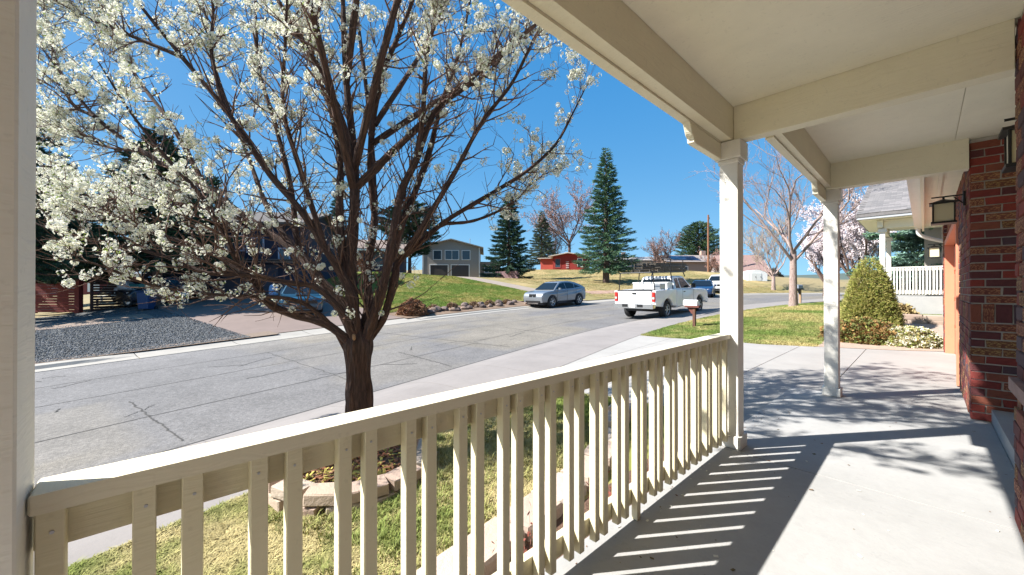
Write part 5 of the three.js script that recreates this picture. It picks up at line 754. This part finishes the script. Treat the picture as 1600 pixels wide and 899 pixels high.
// low brick retaining wall below the spruce, with stones
{ const A = site(775, 50), B = site(806, 48), L = Math.hypot(B[0] - A[0], B[1] - A[1]), y = ground(...A) - 0.3, o = thing('retaining_wall', 'low purple-brown block wall below the spruce near the red house', 'wall', [A[0], y, A[1]], Math.atan2(-(B[1] - A[1]), B[0] - A[0])); const bm = [mat([0.17, 0.10, 0.11], 0.9), mat([0.20, 0.12, 0.12], 0.9)]; const g = roughen(box(0, 0.42, 0, 0.24, -0.15, 0.15, 0.015), 0.012, 4); for (let r = 0; r < 5; r++) for (let q = (r % 2) * 0.21, i = 0; q < L; q += 0.43, i++) { const m = shade(new THREE.Mesh(g, bm[(i + r) % 2])); m.name = 'block'; m.position.set(q, r * 0.245, -r * 0.01); o.add(m); } }

// ---------------------------------------------------------------- the neighbour's porch, straight on past the garage
{
  const y0 = 1.12, Zp = -18.3, o = thing('neighbour_house', 'neighbouring house with grey shingled porch roof and pale brick corner', 'house', [0, y0, Zp]);
  part(o, 'porch_base', box(-1.28, 0.5, -1.3, -0.01, -3.5, 0.10, 0.01), M.slab); part(o, 'wall', box(0.46, 6, -1.2, 3.0, -9, 0.5), mat([0.5, 0.42, 0.37], 0.9, { map: T.brickA })); part(o, 'rear_wall', box(0.0, 0.46, -1.2, 3.0, -9, -5), mat([0.5, 0.46, 0.40], 0.9));
  for (const z of [-0.02, -3.4]) { const p = part(o, 'porch_post', box(-1.05, -0.91, 0, 2.32, z - 0.07, z + 0.07, 0.005), M.post); part(p, 'capital', box(-1.09, -0.87, 2.18, 2.30, z - 0.11, z + 0.11, 0.005), M.post); }
  part(o, 'beam', [box(-1.10, -0.95, 2.33, 2.58, -3.5, 0.2, 0.005), box(-0.94, 0.45, 2.30, 2.56, -0.06, 0.07, 0.005)], M.trim); part(o, 'soffit', box(-1.55, 0.46, 2.60, 2.64, -3.7, 0.45), M.ceiling); part(o, 'fascia', [box(-1.58, 0.46, 2.62, 2.80, 0.46, 0.50, 0.003), box(-1.60, -1.56, 2.62, 2.80, -3.7, 0.49, 0.003)], mat([0.35, 0.36, 0.38], 0.7));
  const shM = [0, 1, 2].map((i) => roofTone([[0.16, 0.15, 0.148], [0.195, 0.18, 0.178], [0.135, 0.128, 0.128]][i])), rr = rngOf(61);
  const rf = part(o, 'roof', prism([[0.52, 2.80], [-6.5, 5.6], [-6.5, 5.5], [0.52, 2.70]], -1.62, 6), shM[0]); const sl = Math.atan2(2.8, 7.02); const sg = box(-0.15, 0.15, 0, 0.014, 0, 0.19); const tabs = [[], [], []];
  for (let r = 0; r < 46; r++) for (let q = -1.6 + (r % 2) * 0.15; q < 0.7; q += 0.305) { const s = r * 0.145, g = sg.clone(); g.applyMatrix4(new THREE.Matrix4().makeTranslation(q + 0.15, 2.805 + s * Math.sin(sl), 0.52 - s * Math.cos(sl)).multiply(new THREE.Matrix4().makeRotationX(sl + 0.03)).multiply(new THREE.Matrix4().makeTranslation(0, rr() * 0.008, -0.19 + (rr() - 0.5) * 0.03))); tabs[Math.floor(rr() * 3)].push(g); } tabs.forEach((t, i) => part(rf, 'shingles', t, shM[i], { kind: 'stuff' }));
  const rl = thing('neighbour_railing', 'pale railing with square balusters on the neighbouring porch', 'railing', [0, y0, Zp]); part(rl, 'cap_rail', box(-0.90, 0.455, 0.93, 0.97, -0.06, 0.05, 0.004), M.post); part(rl, 'sub_rail', [box(-0.90, 0.455, 0.84, 0.929, -0.02, 0.02, 0.003)], M.post); part(rl, 'bottom_rail', [box(-0.90, 0.455, 0.05, 0.20, -0.02, 0.02, 0.003)], M.post); for (let i = 0; i < 9; i++) for (const k of [0, 0.072]) { const q = -0.85 + i * 0.15 + k - (k ? 0.002 : 0); if (q < 0.42) part(rl, 'baluster', box(q - 0.019, q + 0.019, 0.08, 0.925, 0.022, 0.058, 0.002), M.post); }
  lantern('black iron wall lantern on the neighbouring porch wall', [0.458, y0 + 1.55, Zp - 0.55], Math.PI, 1.25);
  const wb = thing('block_wall', 'low tan block wall holding the bed below the neighbouring porch', 'wall', [-0.75, ground(-0.3, -15.9) - 0.06, -15.9]), bm = [mat([0.36, 0.27, 0.22], 0.95, { map: T.concrete }), mat([0.42, 0.33, 0.27], 0.95, { map: T.concrete })], g = roughen(box(0, 0.4, 0, 0.15, -0.14, 0.14, 0.014), 0.014, 6); for (let r = 0; r < 2; r++) for (let i = 0; i < 4; i++) { const m = shade(new THREE.Mesh(g, bm[(i + r) % 2])); m.name = 'block'; m.position.set(i * 0.41 - r * 0.1, r * 0.152, 0); wb.add(m); }
}

// ---------------------------------------------------------------- conifers
function sprayGeometry(seed, dense = 22) { // a needled branchlet, 1 m long along +y, flattened and drooping
  const r = rngOf(seed), P = []; for (let i = 0; i < dense; i++) { const s = r(), side = (r() - 0.5) * 2, o = V(0, s * 0.85, 0), len = (0.34 - 0.22 * s) * (0.6 + r() * 0.6), d = V(side, 0.75 + r() * 0.5, (r() - 0.5) * 0.9).normalize(), w = randDir(r).cross(d).normalize().multiplyScalar(0.035 + r() * 0.03), t = o.clone().addScaledVector(d, len), m = o.clone().lerp(t, 0.5); for (const q of [o, m.clone().add(w), t, o, t, m.clone().sub(w)]) P.push(q.x, q.y, q.z); }
  const g = new THREE.BufferGeometry(); g.setAttribute('position', new THREE.Float32BufferAttribute(P, 3)); g.computeVertexNormals(); g.setAttribute('uv', new THREE.Float32BufferAttribute(new Float32Array(P.length / 3 * 2), 2)); return g;
}
const sprays = [sprayGeometry(1), sprayGeometry(2)], needleM = mat([1, 1, 1], 0.85);
function conifer(name, label, pos, { h, r, seed, tone, clear = 0.08, round = 0, fine = 1, count = 2600 }, group = 'conifers') {
  const q = rngOf(seed), o = thing(name, label, 'tree', pos, 0, group); const bg = [], list = [], cols = [];
  part(o, 'trunk', tube([V(0, -0.3, 0), V(0.02 * h * (q() - 0.5), h * 0.5, 0), V(0, h * 0.985, 0)], [0.022 * h + 0.06, 0.013 * h + 0.03, 0.01], 8), M.greyBark);
  count *= 2.2; const N = Math.round(h * 13 * fine); let total = 0; const br = [];
  for (let i = 0; i < N; i++) { const s = clear + (1 - clear) * Math.pow((i + q()) / N, 1.05), prof = round ? Math.pow(Math.sin(Math.PI * clamp((s - clear) / (1 - clear) * 0.9 + 0.1, 0, 1)), 0.6) * (0.75 + 0.25 * q()) : Math.pow(1 - (s - clear) / (1 - clear), 0.86) * (0.72 + 0.4 * q()); const L = Math.max(0.12, r * prof), a = i * 2.399 + q() * 0.7; br.push([s, L, a]); total += L; }
  for (const [s, L, a] of br) {
    const d = V(Math.cos(a), 0, Math.sin(a)), up = round ? 0.25 : lerp(-0.16, 0.35, s), p0 = V(0, s * h, 0), p1 = p0.clone().addScaledVector(d, L * 0.6).add(V(0, L * (up - 0.10), 0)), p2 = p0.clone().addScaledVector(d, L).add(V(0, L * (up - 0.02), 0)); const c = new THREE.QuadraticBezierCurve3(p0, p1, p2); bg.push(tube([p0, c.getPoint(0.5), p2], [0.02 + 0.012 * L, 0.012 + 0.006 * L, 0.004], 4));
    const n = Math.max(3, Math.round(count * L / total));
    for (let k = 0; k < n; k++) { const t = Math.pow((k + q()) / n, 0.7), c0 = c.getPoint(Math.max(0.08, t)), tg = c.getTangent(t).normalize(), sd = (q() - 0.5) * 2, dir = tg.clone().add(V(-d.z, 0, d.x).multiplyScalar(sd * 0.9)).add(V(0, (q() - 0.55) * 0.6, 0)).normalize(), sc = (0.42 + 0.36 * q()) * (0.6 + 0.13 * r) * lerp(1.1, 0.7, t); list.push(place(c0.add(V(0, (q() - 0.5) * 0.08 * r, 0)), quatTo(dir, q() * 6), sc)); const j = (0.65 + q() * 0.7), y = q() < 0.12 ? 1.5 : 1; cols.push(lin(tone[0] * j * y, tone[1] * j * y, tone[2] * j)); }
  }
  part(o, 'branches', bg, M.greyBark, { kind: 'stuff' }); const half = Math.floor(list.length / 2); instanced(o, 'needles', sprays[0], needleM, list.slice(0, half), cols.slice(0, half)); instanced(o, 'needles', sprays[1], needleM, list.slice(half), cols.slice(half)); return o;
}
const G3 = (u, f, dy = 0) => { const [x, z] = site(u, f); return [x, ground(x, z) + dy, z]; };
const hgt = (u, f, vTop) => EYE + (452 - vTop) / 600 * f - ground(...site(u, f));
const SP = [0.036, 0.082, 0.048], BL = [0.055, 0.11, 0.09], PI = [0.05, 0.085, 0.028];
conifer('spruce_tree', 'tall green spruce standing clear on the yard beside the bend', G3(947, 46), { h: hgt(947, 46, 232), r: 3.9, seed: 1, tone: [0.075, 0.15, 0.085], clear: 0.10, count: 3000 });
conifer('spruce_tree', 'dark spruce between the taupe house and the red house', G3(795, 51), { h: hgt(795, 51, 303), r: 3.6, seed: 2, tone: SP, clear: 0.06, count: 3000 });
conifer('spruce_tree', 'large dark spruce between the watercraft and the dark blue house', G3(246, 22.6), { h: hgt(246, 22.6, 205), r: 4.2, seed: 3, tone: SP, clear: 0.24, count: 3600 });
conifer('spruce_tree', 'dark green spruce behind the red board fence', G3(98, 22.4), { h: hgt(98, 22.4, 258), r: 2.7, clear: 0.22, seed: 4, tone: BL, count: 3600 });
conifer('spruce_tree', 'slim dark spruce behind the navy house roof', G3(527, 54), { h: hgt(527, 54, 296), r: 2.6, seed: 5, tone: SP, count: 2000 });
conifer('pine_tree', 'broad dark pine shading the left side of the taupe house', G3(640, 49), { h: hgt(640, 49, 316), r: 4.2, seed: 6, tone: [0.032, 0.065, 0.03], clear: 0.25, round: 1, count: 3200 });
conifer('pine_tree', 'grey-green pine behind the red house roof', G3(847, 80), { h: hgt(847, 80, 330), r: 3.6, seed: 7, tone: [0.075, 0.10, 0.055], clear: 0.12, count: 2200 });
conifer('pine_tree', 'wide dark green pine behind the solar-panelled house', G3(1092, 92), { h: hgt(1092, 92, 348), r: 6.0, seed: 8, tone: [0.06, 0.115, 0.05], clear: 0.15, round: 1, count: 3400 });
conifer('spruce_tree', 'blue-green spruce behind the neighbouring porch railing', [0.4, 0.6, -25.2], { h: 9, r: 3.0, seed: 9, tone: [0.16, 0.27, 0.22], clear: 0.02, count: 3600 });
conifer('spruce_tree', 'dark spruce against the gable of the dark blue house', G3(330, 33), { h: hgt(330, 33, 275), r: 3.8, seed: 10, tone: SP, count: 2600 });
conifer('spruce_tree', 'spruce beyond the end of the red fence, shading the fence boards', G3(-40, 25), { h: 9.5, r: 3.2, seed: 11, tone: SP, count: 2200 });
conifer('spruce_tree', 'tall spruce beyond the gravel lot whose shadow reaches the paver drive', G3(20, 18.5), { h: 11.5, r: 3.4, seed: 12, tone: SP, clear: 0.2, count: 2400 });
// ---------------------------------------------------------------- bare trees
function bareTree(name, label, pos, { h, spread, trunk, seed, bark = M.greyBark, bud = null, limbs = 6, depth = 4, clear = 0.3, up = 0.25, buds = 0, lean = 0, thick = 0.42, budSize = 0.08, twig = 0.006 }, group = 'bare trees') {
  const q = rngOf(seed), o = thing(name, label, 'tree', pos, 0, group), wood = [], fine = [], tips = [];
  const tp = curve([V(0, -0.3, 0), V(lean * 0.3, h * clear * 0.5, 0.05), V(lean, h * clear, 0)], 10); part(o, 'trunk', tube(tp, tp.map((_, i) => trunk * (1 + 0.5 * Math.exp(-i * 0.9)) * (1 - 0.025 * i)), 12), bark);
  const grow = (p, dir, len, rad, dep) => { const n = 4, pts = [p.clone()], d = dir.clone(); for (let i = 0; i < n; i++) { d.add(randDir(q).multiplyScalar(0.26)).add(V(0, up * 0.35, 0)).normalize(); pts.push(pts[i].clone().addScaledVector(d, len / n)); } (rad > 0.03 ? wood : fine).push(tube(pts, pts.map((_, i) => Math.max(twig, rad * (1 - 0.55 * i / n))), rad > 0.05 ? 7 : 4));
    if (dep <= 1) for (let i = 1; i <= n; i++) tips.push(pts[i]); if (dep > 0) { const k = 3 + Math.floor(q() * 2); for (let c = 0; c < k; c++) { const i = 1 + Math.floor((c + q()) / k * n), nd = d.clone().multiplyScalar(0.9).add(randDir(q).multiplyScalar(0.75)).add(V(0, up, 0)).normalize(); grow(pts[Math.min(n, i)], nd, len * (0.50 + q() * 0.22), rad * 0.48, dep - 1); } } };
  for (let k = 0; k < limbs; k++) { const a = k / limbs * 6.283 + q() * 0.7, t = tp[10 - (k % 3)], d = V(Math.cos(a) * spread, 0.9 + q() * 0.8, Math.sin(a) * spread).normalize(); grow(t, d, h * (1 - clear) * (0.42 + q() * 0.16), trunk * thick, depth); }
  if (wood.length) part(o, 'limbs', wood, bark); part(o, 'twigs', fine, bark, { kind: 'stuff' });
  if (buds) { const g = new THREE.OctahedronGeometry(1, 0).scale(0.5, 1, 0.6), list = [], cols = []; for (let i = 0; i < buds; i++) { const p = tips[Math.floor(q() * tips.length)].clone().add(randDir(q).multiplyScalar(budSize * 2)); list.push(place(p, quatTo(randDir(q), 0), budSize * (0.6 + q() * 0.8))); const j = 0.75 + q() * 0.5; cols.push(lin(bud[0] * j, bud[1] * j, bud[2] * j)); } instanced(o, 'buds', clean(g), mat([1, 1, 1], 0.9), list, cols); } return o;
}
bareTree('bare_tree', 'large bare pale-barked tree on the side lawn before the bend', G3(1240, 18), { h: 10, spread: 1.1, trunk: 0.17, seed: 5, bark: M.paleBark, limbs: 6, depth: 4, clear: 0.26, up: 0.14, thick: 0.40, buds: 2600, bud: [0.42, 0.24, 0.20], budSize: 0.022, twig: 0.005 });
bareTree('budding_tree', 'rounded tree flushed with pink buds behind the red house', G3(890, 84), { h: hgt(890, 84, 270), spread: 1.3, trunk: 0.36, seed: 7, limbs: 8, depth: 4, clear: 0.3, up: 0.12, buds: 5200, bud: [0.42, 0.28, 0.26], budSize: 0.12, twig: 0.025 });
bareTree('bare_tree', 'bare multi-stemmed tree beside the white shed', G3(1209, 40), { h: 8, spread: 0.7, trunk: 0.20, seed: 8, bark: M.paleBark, limbs: 5, depth: 4, clear: 0.18, buds: 1800, bud: [0.36, 0.34, 0.2], budSize: 0.05, twig: 0.012 });
bareTree('blossoming_tree', 'tree dense with pale pink blossom left of the neighbouring porch', G3(1335, 24), { h: 7.4, spread: 0.9, trunk: 0.2, seed: 9, limbs: 7, depth: 4, clear: 0.16, buds: 26000, bud: [0.74, 0.66, 0.68], budSize: 0.045, twig: 0.008 }, 'blossoming trees');
bareTree('blossoming_tree', 'smaller pale pink blossoming tree behind the pale-barked tree', G3(1290, 31), { h: 7.0, spread: 0.9, trunk: 0.18, seed: 10, limbs: 7, depth: 4, clear: 0.16, buds: 20000, bud: [0.74, 0.66, 0.68], budSize: 0.045, twig: 0.009 }, 'blossoming trees');
bareTree('bare_tree', 'low bare tree over the roofs beyond the truck', G3(1036, 78), { h: 8.5, spread: 0.7, trunk: 0.2, seed: 11, limbs: 7, depth: 4, clear: 0.1, buds: 1500, bud: [0.36, 0.22, 0.2], budSize: 0.09, twig: 0.02 });
bareTree('bare_tree', 'bare tree standing between the grey-green pine and the budding tree', G3(866, 88), { h: 8.5, spread: 0.6, trunk: 0.2, seed: 12, limbs: 6, depth: 4, clear: 0.15, twig: 0.022 });
bareTree('bare_tree', 'bare bush-like tree behind the parked sedan and pole', G3(1122, 66), { h: 5.5, spread: 0.9, trunk: 0.12, seed: 13, limbs: 8, depth: 3, clear: 0.08, buds: 1500, bud: [0.36, 0.2, 0.16], budSize: 0.08, twig: 0.016 });
// ---------------------------------------------------------------- shrubs in the bed by the garage and across the street
function leafShrub(name, label, pos, { rx, ry, rz, count, tones, size, seed, cone = 0, shell = 0.65, stems = 12 }, cat = 'shrub', group) {
  const q = rngOf(seed), o = thing(name, label, cat, pos, 0, group), list = [], cols = [], st = [];
  const bump = (d) => 1 + 0.14 * Math.sin(d.x * 7 + seed) * Math.sin(d.y * 6 + seed * 2) * Math.cos(d.z * 7 + seed) + 0.05 * Math.sin(d.x * 17) * Math.sin(d.z * 19 + d.y * 13);
  for (let i = 0; i < count; i++) { let p, nrm; if (cone) { const s = 1 - Math.sqrt(q()), a = q() * 6.283, rr = Math.pow(1 - s, 0.52) * (shell + (1 - shell) * q()), d = V(Math.cos(a), s, Math.sin(a)); p = V(Math.cos(a) * rx * rr, 0.04 + s * ry, Math.sin(a) * rz * rr).multiplyScalar(1); const b = bump(V(d.x, s * 2.2, d.z)); p.x *= b; p.z *= b; nrm = V(d.x, 0.7, d.z).normalize(); } else { const d = randDir(q); d.y = Math.abs(d.y) * 0.98 - 0.12; const k = (shell + (1 - shell) * Math.sqrt(q())) * bump(d); p = V(d.x * rx * k, Math.max(0.01, d.y * ry * k), d.z * rz * k); nrm = d.clone(); }
    list.push(place(p, quatTo(nrm.clone().add(randDir(q).multiplyScalar(0.8)).normalize(), q() * 6), size * (0.6 + q() * 0.8))); const t = tones[Math.floor(q() * tones.length)], j = 0.7 + q() * 0.6; cols.push(lin(t[0] * j, t[1] * j, t[2] * j)); }
  for (let k = 0; k < stems; k++) { const a = q() * 6.28, e = V(Math.cos(a) * rx * 0.7, ry * (0.5 + q() * 0.3), Math.sin(a) * rz * 0.7); st.push(tube([V(0, -0.05, 0), e.clone().multiplyScalar(0.5).add(V(0, 0.05, 0)), e], [0.014, 0.009, 0.004], 4)); }
  part(o, 'stems', st, M.greyBark); instanced(o, 'foliage', cone ? sprays[0] : leafBunch, needleM, list, cols); return o;
}
const leafBunch = (() => { const r = rngOf(5), P = []; for (let i = 0; i < 8; i++) { const d = randDir(r).add(V(0, 0.8, 0)).normalize(), w = randDir(r).cross(d).normalize().multiplyScalar(0.22), o = V(0, 0, 0), t = d.clone().multiplyScalar(0.9), m = d.clone().multiplyScalar(0.5); for (const q of [o, m.clone().add(w), t, o, t, m.clone().sub(w)]) P.push(q.x, q.y, q.z); } const g = new THREE.BufferGeometry(); g.setAttribute('position', new THREE.Float32BufferAttribute(P, 3)); g.computeVertexNormals(); g.setAttribute('uv', new THREE.Float32BufferAttribute(new Float32Array(P.length / 3 * 2), 2)); return g; })();
leafShrub('dwarf_spruce', 'dense cone-shaped dwarf spruce in the bed before the neighbouring porch', [-1.02, ground(-1.02, -14.2), -14.2], { rx: 0.60, rz: 0.60, ry: 1.95, count: 15000, tones: [[0.28, 0.28, 0.06], [0.34, 0.32, 0.085], [0.22, 0.26, 0.05], [0.40, 0.36, 0.12]], size: 0.11, seed: 3, cone: 1, shell: 0.9 });
leafShrub('brown_shrub', 'rust and olive spreading shrub at the foot of the dwarf spruce', [-1.05, ground(-1.05, -12.9), -12.9], { rx: 0.85, rz: 0.5, ry: 0.62, count: 3600, tones: [[0.20, 0.13, 0.04], [0.13, 0.15, 0.04], [0.26, 0.15, 0.05], [0.16, 0.18, 0.04]], size: 0.075, seed: 4 });
leafShrub('green_shrub', 'bright green low shrub between the rust shrub and the pale flowering one', [-0.62, ground(-0.62, -13.2), -13.2], { rx: 0.45, rz: 0.4, ry: 0.36, count: 1800, tones: [[0.12, 0.2, 0.03], [0.17, 0.24, 0.04]], size: 0.07, seed: 6 });
leafShrub('flowering_shrub', 'low shrub covered in small white flowers beside the garage corner', [-0.22, ground(-0.22, -12.85), -12.85], { rx: 0.55, rz: 0.42, ry: 0.46, count: 3400, tones: [[0.62, 0.60, 0.46], [0.70, 0.68, 0.55], [0.22, 0.25, 0.06], [0.30, 0.26, 0.10]], size: 0.06, seed: 5 });
leafShrub('ornamental_grass', 'clump of tan dry grass below the neighbouring porch', [-0.62, ground(-0.62, -16.6), -16.6], { rx: 0.4, rz: 0.35, ry: 0.42, count: 900, tones: [[0.36, 0.27, 0.13], [0.30, 0.23, 0.10]], size: 0.16, seed: 8 });
{ const [x, z] = fromTO(12.4, 12.4); leafShrub('dry_brown_shrub', 'rounded russet dry shrub at the edge of the hillside lawn', [x, ground(x, z), z], { rx: 0.85, rz: 0.7, ry: 0.85, count: 3200, tones: [[0.26, 0.13, 0.06], [0.20, 0.09, 0.05], [0.32, 0.18, 0.09]], size: 0.11, seed: 9 }); }
{ // rocks along the bed
  const r = rngOf(71), rm = [[0.10, 0.075, 0.07], [0.16, 0.12, 0.11], [0.22, 0.16, 0.13]].map((c) => mat(c, 0.95, { map: T.soil })), gs = [1, 2, 3].map((s) => creased(roughen(new THREE.IcosahedronGeometry(0.5, 1), 0.16, s), 0.5));
  for (let i = 0; i < 24; i++) { const [x, z] = fromTO(12.9 + i * 0.26 + r() * 0.15, 11.9 + r() * 1.2), s = 0.28 + r() * 0.36, m = shade(new THREE.Mesh(gs[i % 3], rm[i % 3])); m.name = numbered('rock'); m.position.set(x, ground(x, z) + s * 0.14, z); m.scale.set(s, s * 0.62, s * 0.8); m.rotation.y = r() * 6; scene.add(m); tag(m, ['dark angular rock bordering the bed at the foot of the hillside lawn', 'brown angular rock bordering the bed at the foot of the hillside lawn', 'tan angular rock bordering the bed at the foot of the hillside lawn'][i % 3], 'rock', 'rocks edging the hillside lawn'); }
  for (let k = 0; k < 5; k++) { const [x, z] = fromTO(13.8 + k * 1.05, 12.6 + r() * 0.5); leafShrub('withered_plant', 'withered tan plant among the rocks below the hillside lawn', [x, ground(x, z), z], { rx: 0.35, rz: 0.3, ry: 0.3, count: 420, tones: [[0.34, 0.23, 0.13], [0.24, 0.15, 0.09]], size: 0.09, seed: 80 + k, stems: 6 }, 'plant', 'withered plants among the rocks'); }
}
{ // shrubs and hedge masses against the far horizon so that no bare edge shows
  const r = rngOf(90); for (let i = 0; i < 9; i++) { const u = 1150 + i * 22 + r() * 8, f = 70 + r() * 30; leafShrub('distant_shrub', 'hazy brown shrub mass far beyond the bend', G3(u, f), { rx: 2.2 + r() * 1.5, rz: 2, ry: 2.0 + r() * 2, count: 900, tones: [[0.16, 0.12, 0.10], [0.12, 0.13, 0.07], [0.20, 0.15, 0.13]], size: 0.45, seed: 91 + i, stems: 4 }, 'shrub', 'distant shrubs beyond the bend'); }
}
renderer.render(scene, camera);
